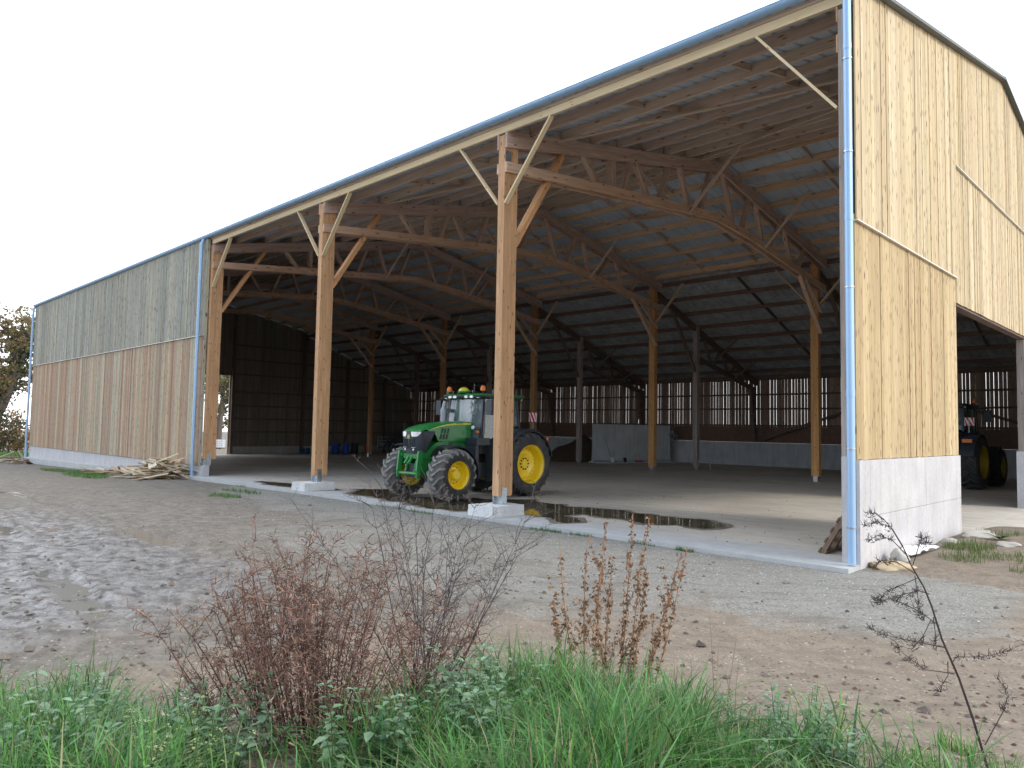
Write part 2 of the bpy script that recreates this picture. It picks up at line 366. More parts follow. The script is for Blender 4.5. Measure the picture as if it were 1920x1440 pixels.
M['lug'] = plain('muddy_tread', (.25, .24, .225), .8, 0, .3, 12, dirt=(.13, .12, .105), dscale=8, damt=.5)
M['tread'] = plain('dirty_tread', (.10, .097, .09), .85, 0, .3, 12)
M['dlug'] = plain('dark_tread', (.05, .05, .05), .8, 0, .3, 12)
M['lamp'] = plain('lamp_lens', (.80, .82, .82), .12, .2, .1, 30)
M['amber'] = plain('beacon_amber', (.75, .20, .04), .25, 0, .05)
M['red'] = plain('red_paint', (.55, .03, .04), .4, 0, .05)
M['white'] = plain('white_paint', (.78, .78, .78), .4, 0, .04)
M['blue'] = plain('blue_plastic', (.015, .09, .40), .45, 0, .1)
M['teal'] = plain('blue_can', (.02, .13, .28), .45, 0, .1)
M['steel'] = plain('grey_steel', (.30, .33, .35), .45, .5, .15, 8)
M['dark'] = plain('dark_machine', (.03, .035, .035), .6, 0, .2, 8)
M['stone'] = concrete('stone', (.42, .40, .36), (.3, .28, .22), .85, 3)
M['tanstone'] = concrete('sandstone', (.50, .39, .24), (.4, .3, .18), .85, 3)
M['bark'] = plain('bark', (.09, .075, .06), .9, 0, .3, 6)
M['ivy'] = leafmat('ivy_leaf', (.03, .055, .02))
M['oakleaf'] = leafmat('oak_leaf', (1, 1, 1), .6, .4)
M['bush'] = leafmat('bush_leaf', (1, 1, 1), .6, .3)
M['grass'] = leafmat('grass_blade', (1, 1, 1), .45, .35, .2)
M['leaf'] = leafmat('weed_leaf', (1, 1, 1), .5, .3, .2)
M['dry'] = leafmat('dry_plant', (1, 1, 1), .8, .15, .3)
M['heap'] = plain('wood_chip_heap', (.10, .065, .045), .95, 0, .5, 9)

# ------------------------------------------------------------------ heights
def sm(a, b, x):
    t_ = max(0., min(1., (x-a)/(b-a))); return t_*t_*(3-2*t_)
def zs(x): return -0.012*max(0., -x-20)         # barn floor
XP = [-200, -80, -47, -39, -24, -16, -8, 0, 8, 100]; ZP = [-3.2, -1.2, -.64, -.50, -.16, -.09, -.075, -.07, -.03, .3]
def zg(x, y):                                    # yard
    z = float(np.interp(x, XP, ZP))
    d = math.hypot(x-CAM.x, y-CAM.y)
    z += .48*(1-sm(2.6, 6.4, d))
    if y < -3: z += 0.02*(-3-y)*sm(-30, -6, x)*0.5
    if x > .15 and -.3 < y < 7: z += .10*sm(.1, .5, x)*sm(-.2, 1.2, y)*(1-sm(1.5, 4., x))
    if x > 0 and y > 4.2: z += .05
    return z
def zgn(x, y):
    z = zg(x, y)
    if y < -.75 or x > .1:
        k = min(1., max(0., (-.75-y)/1.2)) if x < .1 else min(1., (x-.1)/1.)
        wet = sm(-1.5, -5, x)*sm(-4.5, -7.5, y)
        for (ya, sl, cv) in ((-3.9, .05, .0), (-5.75, .05, .0), (-7.6, -.03, .004), (-9.4, -.03, .004)):
            if x < 1.5 and x > -40:
                yr_ = ya+sl*x+cv*x*x*.5+.25*mn.noise((x*.16, ya, 0)); q = abs(y-yr_)
                if q < .5: z += k*(1-sm(1.0, 1.5, x))*(-.036*(1-sm(.12, .26, q))+.016*sm(.14, .27, q)*(1-sm(.3, .46, q))+.010*(1-sm(.16, .24, q))*math.sin(x*19+abs(y-yr_)*14))*(.45+.9*max(0, mn.noise((x*.35, ya, 4))+.35))
        z += k*(.034*mn.noise((x*.9, y*.9, 1.7))+.016*mn.noise((x*2.7, y*2.7, 4.2))+(.012+.028*wet)*mn.noise((x*7, y*7, 2.2))+(.006+.016*wet)*mn.noise((x*17, y*17, 5)))
    return z

# ------------------------------------------------------------------ ground
def axis(a, b, fine0, fine1, step, grow=1.25):
    L = list(np.arange(fine0, fine1+1e-6, step)); s = step; x = fine1
    while x < b: s *= grow; x += s; L.append(x)
    s = step; x = fine0
    while x > a: s *= grow; x -= s; L.insert(0, x)
    return L
xs = axis(-400, 300, -14, 5.5, .075, 1.12); ys = axis(-250, 400, -11.2, 1.5, .075, 1.2)
V = []; mask = []
for y in ys:
    for x in xs:
        inside = (-50.45 < x < -.12 and -.42 < y < 30.2)
        z = (zs(x)-.45) if inside else zgn(x, y)
        V.append((x, y, z))
        d = math.hypot(x-CAM.x, y-CAM.y)
        g = max(sm(-5.6, -2.0, y+.09*x*(1 if x < 0 else .3)+.0)*sm(-24, -15, x)*(1-sm(1.2, 3.2, x-.25*y*0)), .55*sm(-8, -4.5, y)*sm(-14, -7, x)*(1-sm(-1.5, 1.5, x)))
        if y > 0 and x > 0: g = .15
        wt = sm(-2.2, -5.5, x+.25*(y+9))*sm(-6.0, -8.2, y)*(1-sm(10, 22, -x))
        wt = max(wt, .34*sm(-3, -6, y)*sm(-6, -12, x)*(1-sm(14, 26, -x)))
        bt = max(sm(-3.5, -.2, x-.12*(y+5)) * (1-.8*g), .55*(1-sm(5.2, 7, d)), .9 if (x > .2 and y > 0) else 0)
        mask.append((g, wt, bt, 1))
nx = len(xs); F = [(j*nx+i, j*nx+i+1, (j+1)*nx+i+1, (j+1)*nx+i) for j in range(len(ys)-1) for i in range(nx-1)]
me = bpy.data.meshes.new('ground'); me.from_pydata(V, [], F); me.materials.append(M['ground'])
at = me.attributes.new('mask', 'FLOAT_COLOR', 'POINT'); at.data.foreach_set('color', np.array(mask, 'f').ravel())
me.polygons.foreach_set('use_smooth', [True]*len(F))
o = bpy.data.objects.new('ground', me); col.objects.link(o); tag(o, kind='structure')

# slab with a ragged edge
mb = MB(); X = list(np.arange(-50.5, .01, .5)); Y = [-.5, -.2, 0, 3, 8, 15, 22, 30.05]
for y in Y:
    for x in X: mb.v.append((x, y, zs(x)))
n = len(X)
for j in range(len(Y)-1):
    for i in range(n-1): mb.face((j*n+i, j*n+i+1, (j+1)*n+i+1, (j+1)*n+i))
b = len(mb.v)
for x in X: mb.v.append((x, -.5, zs(x)-.5))
for i in range(n-1): mb.face((i, b+i, b+i+1, i+1))
mb.add([(0, -.5, 0), (0, -.5, -.5), (0, 30, -.5), (0, 30, 0)], [(0, 1, 2, 3)])
# threshold apron in front of the gable opening
tag(mb.build('barn_floor', M['floor'], recalc=False), kind='structure')
mb = MB(); mb.box(.004, 2.6, 5.9, 12.6, -.3, -.004); tag(mb.build('threshold_slab', M['floor']), kind='structure')

# shallow water lying in the lows of the muddy yard
for (x0, x1, y0, y1, q) in ((-13.5, -6.3, -9.6, -6.6, 15), (-6.6, -3.4, -10.4, -7.9, 12), (-22, -13, -9.5, -5.5, 8)):
    zz = np.percentile([zgn(x, y) for x in np.linspace(x0, x1, 40) for y in np.linspace(y0, y1, 40)], q)
    mb = MB(); n_ = 40; mb.add([((x0+x1)/2+(x1-x0)/2*math.cos(2*math.pi*i/n_), (y0+y1)/2+(y1-y0)/2*math.sin(2*math.pi*i/n_), zz) for i in range(n_)], [tuple(range(n_))])
    tag(mb.build('yard_puddle', M['muddy'], recalc=False), kind='structure')
for (x0, x1, y0, y1, q) in ((-12.6, -9.2, -9.2, -7.8, 30),):
    zz = np.percentile([zgn(x, y) for x in np.linspace(x0, x1, 40) for y in np.linspace(y0, y1, 40)], q)
    mb = MB(); n_ = 40; mb.add([((x0+x1)/2+(x1-x0)/2*math.cos(2*math.pi*i/n_), (y0+y1)/2+(y1-y0)/2*math.sin(2*math.pi*i/n_), zz) for i in range(n_)], [tuple(range(n_))])
    tag(mb.build('yard_puddle', M['muddy'], recalc=False), kind='structure')
# puddle along the slab edge
def blob(poly, z, amp=.2, sub=12, grow=0.):
    P = []
    n = len(poly)
    for i in range(n):
        a, b2 = Vector(poly[i]), Vector(poly[(i+1) % n])
        for k in range(sub):
            q = a.lerp(b2, k/sub); nv = Vector((b2.y-a.y, a.x-b2.x)).normalized()*grow
            P.append((q.x+nv.x+amp*mn.noise((q.x*1.7, q.y*1.7, 3))+.07*mn.noise((q.x*6, q.y*6, 3)), q.y+nv.y+amp*1.3*mn.noise((q.x*1.7, q.y*1.7, 8))+.09*mn.noise((q.x*6, q.y*6, 5)), z))
    return P
for poly in ([(-14.6, 2.3), (-12.96, 1.1), (-11.87, 1.3), (-11.11, 2.3), (-9.83, 3.3), (-8.2, 2.8), (-7.06, 3.2), (-5.6, 2.95), (-4.38, 3.1), (-3.65, 2.6), (-3.7, 1.95), (-4.6, 1.6), (-5.9, 1.68), (-6.9, 1.72), (-6.95, 1.2), (-6.1, .75), (-5.9, .2), (-6.6, .27), (-7.1, .55), (-8.3, 1.0), (-8.9, .1), (-9.5, -.38), (-10.6, -.22), (-13.3, .2), (-14.4, .3), (-15.6, 1.3)],
             [(-20, .3), (-18.6, .6), (-16.9, .5), (-15.7, .65), (-15.5, .2), (-17.2, -.2), (-19, -.15)]):
    ar = sum(poly[i][0]*poly[(i+1) % len(poly)][1]-poly[(i+1) % len(poly)][0]*poly[i][1] for i in range(len(poly))); sg = 1 if ar > 0 else -1
    P = blob(poly, .004, .3, 9, .17*sg); P = [(a, max(-.48, b2), .003) for a, b2, _ in P]
    mb = MB(); mb.add(P, [tuple(range(len(P)))]); o = mb.build('damp_patch', M['damp'], recalc=False); tag(o, kind='structure')
    P = [(a, max(-.46, b2), .006) for a, b2, _ in blob(poly, .006)]
    mb = MB(); mb.add(P, [tuple(range(len(P)))]); o = mb.build('puddle', M['water'], recalc=False); tag(o, kind='structure')
#BARN
#TRACTOR
#PROPS
#PLANTS
# ------------------------------------------------------------------ barn
BARN = empty('barn', (0, 0, 0))
tag(BARN, 'huge open-fronted timber barn with vertical board walls and grey metal roof', 'barn')
YR, ZR, YI, YB, XE = 10.5, 11.42, 18.9, 30.1, -50.4
def zroof(y):                                    # underside of the sheets
    if y <= YR: return 9.24+.205*y
    if y <= YI: return 9.24+.205*YR-.2*(y-YR)
    return 9.44-.362*(y-YI)
def jit(c, a=.08):
    k = 1+rng.uniform(-a, a); return tuple(x*k*(1+rng.uniform(-a, a)*.25) for x in c)
FX = [-8.045-8.06*k for k in range(5)]           # frames F1..F5 (post centre)
FX[4] = -40.3

# roof sheets with trapezoid ribs
def sheet(name, y0, y1, fz, mat, x0=XE-.25, x1=.12):
    mb = MB(); X = []; x = x0
    while x < x1:
        X += [(x, 0), (x+.23, 0), (x+.255, .034), (x+.305, .034)]; x += .333
    X = [(a, h) for a, h in X if a <= x1]; k = len(X)
    for dz in (0, .006):
        for y in (y0, y1):
            for a, h in X: mb.v.append((a, y, fz(y)+h+dz))
    for q in (0, 2*k):
        for i in range(k-1): mb.face((q+i, q+i+1, q+k+i+1, q+k+i))
    return mb.build(name, mat, BARN, recalc=False)
zf = lambda y: 9.24+.205*y
sheet('roof_sheet', -.14, YR, zf, M['sheet'])
sheet('roof_sheet', YR+.004, YI+.35, lambda y: zf(YR)-.2*(y-YR), M['sheet'])
sheet('roof_sheet', YI+.05, YB+.25, lambda y: 9.44-.362*(y-YI), M['oldsheet'])
mb = MB()
mb.prism([(YR-.3, zf(YR)-.02), (YR, zf(YR)+.062), (YR+.3, zf(YR)-.02), (YR, zf(YR)+.075)], lambda a, b, d: (d, a, b), XE-.25, .13)
mb.build('ridge_cap', M['roofedge'], BARN)
# verge trim along the gable edges
for x0 in (.005, XE-.27):
    mb = MB()
    for ya, yb in ((-.16, YR), (YR, YI+.3)):
        fz = lambda y: zf(y) if y <= YR else zf(YR)-.2*(y-YR)
        mb.beam((x0+.065, ya, fz(ya)+.012), (x0+.065, yb, fz(yb)+.012), .13, .062)
    mb.build('verge_trim', M['roofedge'], BARN)
# purlins
for y in [1.0, 2.2, 3.4, 4.6, 5.8, 7.0, 8.2, 9.3, 10.3]:
    mb = MB(); 
    for k in range(6):
        x0 = [0, *FX, XE+.15][k]-.0; x1 = [0, *FX, XE+.15][k+1]; dy = .02 if k % 2 else -.02
        mb.beam((x0-.08, y+dy, zf(y)-.13), (x1+.0, y+dy, zf(y)-.13), .065, .245, c=jit((1, .97, .95)))
    mb.build('purlin', M['purlin'], BARN)
for y in [10.75, 11.8, 13.0, 14.2, 15.4, 16.6, 17.8, 18.75]:
    mb = MB(); z = zroof(y)-.12
    for k in range(6):
        x0 = [0, *FX, XE+.15][k]; x1 = [0, *FX, XE+.15][k+1]; dy = .02 if k % 2 else -.02
        mb.beam((x0-.08, y+dy, z), (x1, y+dy, z), .065, .22, c=jit((1.12, .98, .78)))
    mb.build('purlin', M['purlin'], BARN)
for y in [19.15, 20.6, 22.05, 23.5, 24.9, 26.3, 27.7, 29.1, 29.95]:
    mb = MB(); z = zroof(y)-.11
    mb.beam((-.1, y, z), (XE+.15, y, z), .075, .2, c=jit((1.1, 1, .95), .15)); mb.build('purlin', M['oldwood'], BARN)
# blocking pieces between the purlins in the near bays
FP = [1.0, 2.2, 3.4, 4.6, 5.8, 7.0, 8.2, 9.3, 10.3]; BP = [10.75, 11.8, 13.0, 14.2, 15.4, 16.6, 17.8, 18.75]
for k in range(3):
    a = [-.1, *FX][k]; b = FX[k]
    for q in (1/3, 2/3):
        for P in (FP, BP):
            for i in range(len(P)-1):
                x = a+(b-a)*q+(.1 if i % 2 else -.1); mb = MB(); z = -.085
                mb.beam((x, P[i]+.035, zroof(P[i])+z), (x, P[i+1]-.035, zroof(P[i+1])+z), .045, .15, c=jit((.95, .92, .9)))
                mb.build('blocking', M['purlin'], BARN)
LP = [19.15, 20.6, 22.05, 23.5, 24.9, 26.3, 27.7]
for k in range(2):
    x = [-3.9, -12.1][k]
    for i in range(len(LP)-1):
        mb = MB(); mb.beam((x, LP[i]+.04, zroof(LP[i])-.08), (x, LP[i+1]-.04, zroof(LP[i+1])-.08), .05, .14); mb.build('blocking', M['oldwood'], BARN)
# long diagonal wind braces under the purlins
for (x0, y0, x1, y1) in ((-8, 2.0, -.1, 5.2), (-8, 8.9, -.1, 6.2), (-8, 12.2, -.1, 13.8), (-16, 9, -8.2, 5.5), (-16.1, 2.2, -8.2, 5.2), (-16, 12.1, -8.2, 14.)):
    mb = MB(); mb.beam((x0, y0, zroof(y0)-.285), (x1, y1, zroof(y1)-.285), .10, .045, c=(.95, .95, .93)); mb.build('wind_brace', M['purlin'], BARN)

# eave beams and gutter
mb = MB()
for k in range(4):
    x1 = [0, FX[0], FX[1], FX[2]][k] ; x0 = [FX[0], FX[1], FX[2], FX[2]-.1][k]
    if k < 3: mb.beam((x0, .03, 9.065), (x1-.003, .03, 9.065), .07, .17, c=jit((1, 1, 1), .05))
mb.build('eave_beam', M['pale'], BARN)
mb = MB(); mb.box(XE, .0, YI+.36, YI+.385, 9.27, 9.66); mb.build('closing_board', M['purlin'], BARN)
mb = MB(); mb.beam((XE, -.02, 9.215), (0, -.02, 9.215), .03, .12); mb.build('fascia_board', M['purlin'], BARN)
mb = MB()                                           # half-round gutter with lap joints and straps
G = [(.10*math.cos(t), .10*math.sin(t)) for t in np.linspace(math.pi, 2*math.pi, 13)]
GY, GZ = -.155, 9.30
x = XE-.12
xsn = [x]
while x < .1: x = min(.1, x+2.0); xsn.append(x)
for i in range(len(xsn)-1):
    e = .0025*(i % 2)
    prof = [(a*(1+e*10), bq*(1+e*10)) for a, bq in G]; prof = prof+[(a*.95, bq*.95) for a, bq in prof[::-1]]
    mb.prism(prof, lambda a, b2, d: (d, GY+a, GZ+b2), xsn[i], xsn[i+1])
x = XE
while x < .05:
    prof = [(a*1.06, bq*1.06) for a, bq in G]; prof = prof+[(a*1.01, bq*1.01) for a, bq in prof[::-1]]
    mb.prism(prof, lambda a, b2, d: (d, GY+a, GZ+b2), x, x+.025); x += .5
mb.tube([(XE-.12, GY-.1, GZ), (.1, GY-.1, GZ)], .012, 6)
gut = mb.build('gutter', M['zinc_sky'], BARN, 50)
def downpipe(x, zb, zt, y=-.2, rad=.062):
    mb = MB(); mb.tube([(x, y, zb), (x, y, zt-.35), (x, y-.0, zt-.22), (x, GY, zt-.06), (x, GY, zt)], rad, 18)
    z = zb+2.6
    while z < zt-.6: mb.lathe([(-.05, rad+.001), (-.05, rad+.005), (.05, rad+.005), (.05, rad+.001)], (x, y, z), (0, 0, 1), 18); z += 2.75
    o = mb.build('downpipe', M['pipe_sky'], BARN, 40)
    for z in (zb+.55, zb+1.75, zb+4.25, zb+6.4, zb+7.9):
        if z > zt-.4: continue
        mb = MB(); mb.lathe([(-.011, rad+.002), (-.011, rad+.010), (.011, rad+.010), (.011, rad+.002)], (x, y, z), (0, 0, 1), 18); mb.box(x-.012, x+.012, y+rad, -.03, z-.01, z+.01)
        mb.build('pipe_bracket', M['galv'], o, 40)
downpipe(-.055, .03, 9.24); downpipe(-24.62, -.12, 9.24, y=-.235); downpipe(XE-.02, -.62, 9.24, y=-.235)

# ---- front posts
def steelshoe(px, y0, z0, z1, par):
    mb = MB()
    for s in (-1, 1): mb.box(px+s*.115-.006, px+s*.115+.006, y0+.09, y0+.25, z0, z1+.2)
    mb.box(px-.11, px+.11, y0+.10, y0+.24, z0, z1-.004); mb.box(px-.11, px-.09, y0+.02, y0+.099, z0, z1-.005)
    for s in (-1, 1):
        for q in (.12, .21): mb.lathe([(0, .012), (.008, .012), (.008, 0)], (px+s*.121, y0+q, z1+.14), (s, 0, 0), 8)
    mb.build('steel_shoe', M['galv'], par)
def frontpost(x, zb, foot, braces=True):
    mb = MB(); pw, pd = .21, .44
    c0 = jit((1, 1, 1), .04)
    mb.box(x-pw/2, x+pw/2, 0, pd/2-.0015, zb, 8.93, c0); mb.box(x-pw/2, x+pw/2, pd/2+.0015, pd, zb, 8.93, jit((1, .98, .95), .05))
    o = mb.build('timber_post', M['post'], BARN)
    if foot:
        mb = MB(); z = zs(x)
        P = [(-.40, -.47), (.40, -.47), (.42, .55), (-.40, .55)]
        mb.prism(P, lambda a, b2, d: (x-.02+a*(1+.0*d), b2, d), z-.25, z+.11); mb.prism([(a*.985, b2*.99+.004) for a, b2 in P], lambda a, b2, d: (x-.02+a, b2, d), z+.112, z+.235)
        mb.build('footing', M['foot'], o); steelshoe(x, 0, z+.235, zb, o)
    return o
def gusset(x, par):
    for (z0, z1, mat) in ((8.25, 8.56, 'galv'),):
        mb = MB(); mb.box(x+.106, x+.112, .005, .215, z0, z1); mb.build('steel_plate', M[mat], par)
for k in range(3):
    x = FX[k]; P = frontpost(x, .43 if k < 2 else .60, k < 2)
    if k == 2:
        mb = MB(); mb.box(x-.22, x+.10, -.03, .20, -.5, .36); mb.build('footing', M['conc'], P); steelshoe(x, .0, .36, .60, P)
    # eave knee braces (long, pale) both ways along the facade
    for s in ((-1, 1) if k < 2 else (1,)):
        mb = MB(); mb.beam((x+s*.115, .05, 7.28), (x+s*1.52, .05, 8.98), .045, .12, (0, 1, 0), c=jit((1, 1, 1), .05)); mb.build('knee_brace', M['pale'], P)
    if k == 0: gusset(x, P)
for k in (3, 4):
    frontpost(FX[k], -.3, False)
# corner post at the near gable
mb = MB(); mb.box(-.27, -.062, 0.0, .2, 1.652, 8.9, (.80, .78, .76)); mb.box(-.27, -.062, .203, .44, 1.652, 8.9, (.75, .74, .72)); cp = mb.build('timber_post', M['graywood'], BARN)
mb = MB(); mb.beam((-.30, .05, 7.28), (-1.68, .05, 8.98), .045, .12, (0, 1, 0)); mb.build('knee_brace', M['pale'], cp)
mb = MB(); mb.box(-.30, -.275, .0, .44, 8.2, 8.5); mb.box(-.30, -.275, .0, .44, 8.72, 8.97); mb.build('steel_plate', M['post'], cp)
mb = MB(); mb.box(-.275, -.06, .002, .5, -.06, 1.65); mb.build('footing', M['conc'], cp)

# ---- roof trusses (frames F1..F5)
def truss(x, k):
    root = None
    zt = lambda y: (zf(y) if y <= YR-.3 else (zf(YR-.3)-.2*(y-YR+.3)))-.27   # top of the top chord
    mb = MB()
    for s in (-1, 1):                             # doubled top chord
        xx = x+s*.13
        mb.hexa([(xx-.035, .0, zt(0)-.36), (xx+.035, 0, zt(0)-.36), (xx+.035, 0, zt(0)), (xx-.035, 0, zt(0)), (xx-.035, YR-.3, zt(YR-.3)-.36), (xx+.035, YR-.3, zt(YR-.3)-.36), (xx+.035, YR-.3, zt(YR-.3)), (xx-.035, YR-.3, zt(YR-.3))], jit((.92, .9, .95)))
        mb.hexa([(xx-.035, YR-.297, zt(YR-.3)-.36), (xx+.035, YR-.297, zt(YR-.3)-.36), (xx+.035, YR-.297, zt(YR-.3)), (xx-.035, YR-.297, zt(YR-.3)), (xx-.035, 19.05, zt(19.05)-.36), (xx+.035, 19.05, zt(19.05)-.36), (xx+.035, 19.05, zt(19.05)), (xx-.035, 19.05, zt(19.05))], jit((.92, .9, .95)))
    root = mb.build('roof_truss', M['truss'], BARN)
    B = [(.0, 8.02), (4.1, 8.46), (8.3, 8.86), (10.0, 9.0), (12.5, 8.8), (15.6, 8.38), (18.95, 7.94)]
    def zb(y): return float(np.interp(y, [p[0] for p in B], [p[1] for p in B]))
    mb = MB()
    for s in (-1, 1):
        xx = x+s*.13; j0 = jit((1.05, .95, .85))
        for i in range(len(B)-1):
            (ya, za), (yb, zc) = B[i], B[i+1]; g = .0015
            mb.hexa([(xx-.035, ya+g, za), (xx+.035, ya+g, za), (xx+.035, ya+g, za+.25), (xx-.035, ya+g, za+.25), (xx-.035, yb-g, zc), (xx+.035, yb-g, zc), (xx+.035, yb-g, zc+.25), (xx-.035, yb-g, zc+.25)], j0)
            if 0 < i: mb.box(xx+.034, xx+.052, ya-.45, ya+.45, za-.015, za+.012, (1.1, 1, .9))
    mb.build('bottom_chord', M['truss'], root)
    if k < 4:
        ys_ = [(2.95, 3.75), (4.25, 4.25), (5.2, 4.75), (5.35, 6.1), (7.2, 6.6), (7.75, 8.3), (9.75, 8.95), (10.5, 11.25), (12.4, 11.8), (12.95, 13.4), (14.9, 13.9), (15.3, 15.9), (17.2, 16.4)]
        for i, (yt, yb) in enumerate(ys_):
            mb = MB(); mb.beam((x, yt, zt(yt)-.18), (x, yb, zb(yb)+.12), .13, .16 if i not in (1,) else .24, (1, 0, 0), c=jit((.95, .92, .9))); mb.build('web_strut', M['truss'], root)
    # big timber strut from front post to truss, and to the inner post
    mb = MB(); mb.beam((x, .42, 6.35), (x, 2.15, 9.05), .13, .20, (1, 0, 0), c=(1.1, 1.0, .9)); mb.build('knee_brace', M['post'], root)
    mb = MB(); mb.beam((x, 18.75, 6.2), (x, 16.7, 8.3), .12, .16, (1, 0, 0), c=(1.1, 1., .9)); mb.build('knee_brace', M['truss'], root)
    mb = MB(); mb.beam((x, 18.78, 7.1), (x, 17.3, 8.25), .10, .13, (1, 0, 0)); mb.build('knee_brace', M['truss'], root)
    if k < 3:                                     # stays from the bottom chord up to the purlins
        for y, s in ((8.1, 1), (13.3, 1), (8.1, -1), (13.3, -1)):
            mb = MB(); mb.beam((x+s*.17, y, zb(y)+.02), (x+s*1.75, y+.25, zroof(y)-.25), .05, .10); mb.build('fly_brace', M['purlin'], root)
for k in range(5): truss(FX[k], k)

# ---- inner posts, old lean-to posts and trusses
for k in range(6):
    x = [-.3, *FX][k]-.28 if k else -.32; z = zs(x)
    mb = MB(); mb.box(x-.16, x+.16, 18.78, 19.02, z+.22, 9.15, jit((1.08, .95, .72) if k < 3 else (.8, .75, .68), .04)); P = mb.build('timber_post', M['post'], BARN)
    mb = MB(); mb.box(x-.09, x+.09, 18.80, 19.0, z, z+.22); mb.build('steel_shoe', M['galv'], P)
    for s in (-1, 1):
        if (k == 0 and s > 0): continue
        mb = MB(); mb.beam((x+s*.16, 18.9, 7.36), (x+s*1.7, 18.9, 9.12), .06, .17, (0, 1, 0), c=(1.05, 1, .85)); mb.build('knee_brace', M['purlin'], P)
    if k == 0: continue
    mb = MB(); xo = x-.05; mb.box(xo-.13, xo+.13, 22.98, 23.24, z+.14, zroof(23.1)-.25, jit((.9, .88, .9))); P = mb.build('timber_post', M['graywood'] if k < 5 else M['oldwood'], BARN)
    mb = MB(); mb.box(xo-.08, xo+.08, 23.02, 23.2, z, z+.14); mb.build('steel_shoe', M['galv'], P)
    # old truss of the lean-to
    mb = MB(); mb.beam((xo, 19.05, zroof(19.05)-.42), (xo, 31.0-.9, zroof(30.1)-.42), .16, .3); T = mb.build('roof_truss', M['oldwood'], BARN)
    mb = MB(); mb.beam((xo, 23.1, 6.0), (xo, 29.9, 4.55), .16, .22); mb.build('bottom_chord', M['oldwood'], T)
    for i, (yt, yb) in enumerate(((23.9, 24.7), (25.6, 24.9), (25.8, 26.6), (27.4, 26.8), (27.7, 28.4))):
        mb = MB(); mb.beam((xo, yt, zroof(yt)-.5), (xo, yb, 6.0-(yb-23.1)*.2132), .1, .12, (1, 0, 0)); mb.build('web_strut', M['oldwood'], T)
    mb = MB(); mb.beam((xo, 23.0, 5.2), (xo, 20.6, 8.35), .1, .15, (1, 0, 0)); mb.build('knee_brace', M['oldwood'], T)
    for y in (24.6, 27.2):
        mb = MB(); mb.beam((xo+.1, y, 6.0-(y-23.1)*.2132), (xo+1.7, y, zroof(y)-.25), .06, .1); mb.build('fly_brace', M['oldwood'], T)
    mb = MB()                                     # tapering back-wall post
    mb.prism([(29.75, 1.45), (29.9, 1.45), (29.9, 4.7), (29.2, 4.7)], lambda a, b2, d: (d, a, b2), xo-.09, xo+.09); mb.build('wall_post', M['oldwood'], BARN)
    if k == 1:
        pass
mb = MB(); mb.beam((-15.9, 29.65, 1.56), (-11.0, 29.65, 3.25), .10, .14); mb.build('diagonal_brace', M['oldwood'], BARN)
mb = MB(); mb.beam((-5.0, 29.65, 3.3), (-.3, 29.65, 1.7), .10, .14); mb.build('diagonal_brace', M['oldwood'], BARN)

# ---- board walls
PF_UP = [(.40, .40, .33), (.36, .36, .30), (.44, .42, .33), (.47, .44, .33), (.34, .34, .29), (.40, .37, .28)]
PF_LO = [(.44, .30, .20), (.48, .34, .22), (.50, .42, .29), (.46, .43, .32), (.42, .27, .19), (.52, .40, .26), (.38, .28, .2)]
PF_LOl = [(.44, .29, .18), (.42, .27, .17), (.46, .32, .20), (.40, .27, .18)]
PG_UP = [(.56, .45, .28), (.60, .49, .31), (.53, .42, .255), (.58, .47, .295), (.54, .43, .28), (.50, .41, .26), (.63, .53, .355)]
PG_LO = [(.50, .38, .215), (.54, .42, .245), (.475, .36, .20), (.52, .40, .235), (.455, .34, .19)]
def boards(mb, u0, u1, zlo, zhi, place, pal, w0=.105, w1=.21, thick=.024, gap=.002, cover=.3, out=.016, darkp=.0, var=.09):
    u = u0
    while u < u1-.02:
        wd = min(rng.uniform(w0, w1), u1-u); c = jit(rng.choice(pal(u) if callable(pal) else pal), var)
        if rng.random() < darkp: c = tuple(x*.55 for x in c)
        e = rng.uniform(0, .004); mb_z0 = zlo(u)+rng.uniform(-.006, .006); a, b2 = u+gap/2, u+wd-gap/2
        P = [place(a, e, mb_z0), place(b2, e, mb_z0), place(b2, e+thick, mb_z0), place(a, e+thick, mb_z0), place(a, e, zhi(a)), place(b2, e, zhi(b2)), place(b2, e+thick, zhi(b2)), place(a, e+thick, zhi(a))]
        mb.hexa(P, c)
        if cover and rng.random() < cover and u+wd < u1-.15:   # narrow board lapped over the joint
            cw = rng.uniform(.07, .12); c = jit(rng.choice(pal(u) if callable(pal) else pal), .07); q = e+thick+.002
            a, b2 = u+wd-cw/2, u+wd+cw/2
            P = [place(a, q, mb_z0), place(b2, q, mb_z0), place(b2, q+out, mb_z0), place(a, q+out, mb_z0), place(a, q, zhi(a)), place(b2, q, zhi(b2)), place(b2, q+out, zhi(b2)), place(a, q+out, zhi(a))]
            mb.hexa(P, c)
        u += wd
fplace = lambda u, e, z: (u, -.055-e, z)
mb = MB(); boards(mb, XE, -24.28, lambda u: .345+.0*u, lambda u: 5.50, fplace, lambda u: PF_LOl if u < -42 and rng.random() < .7 else PF_LO, darkp=.02, out=.009, cover=.25); mb.build('board_siding', M['siding'], BARN)
mb = MB(); boards(mb, XE, -24.28, lambda u: 5.41, lambda u: 9.2, lambda u, e, z: (u, -.102-e, z), lambda u: PF_UP, cover=.28, out=.009); mb.build('board_siding', M['sidingold'], BARN)
mb = MB(); mb.box(XE, -24.27, -.150, -.045, 5.395, 5.407); mb.build('flashing', M['flash'], BARN)
mb = MB(); mb.box(XE+.02, -24.1, -.05, .15, -1.6, .33); mb.build('concrete_wall', M['conc'], BARN)
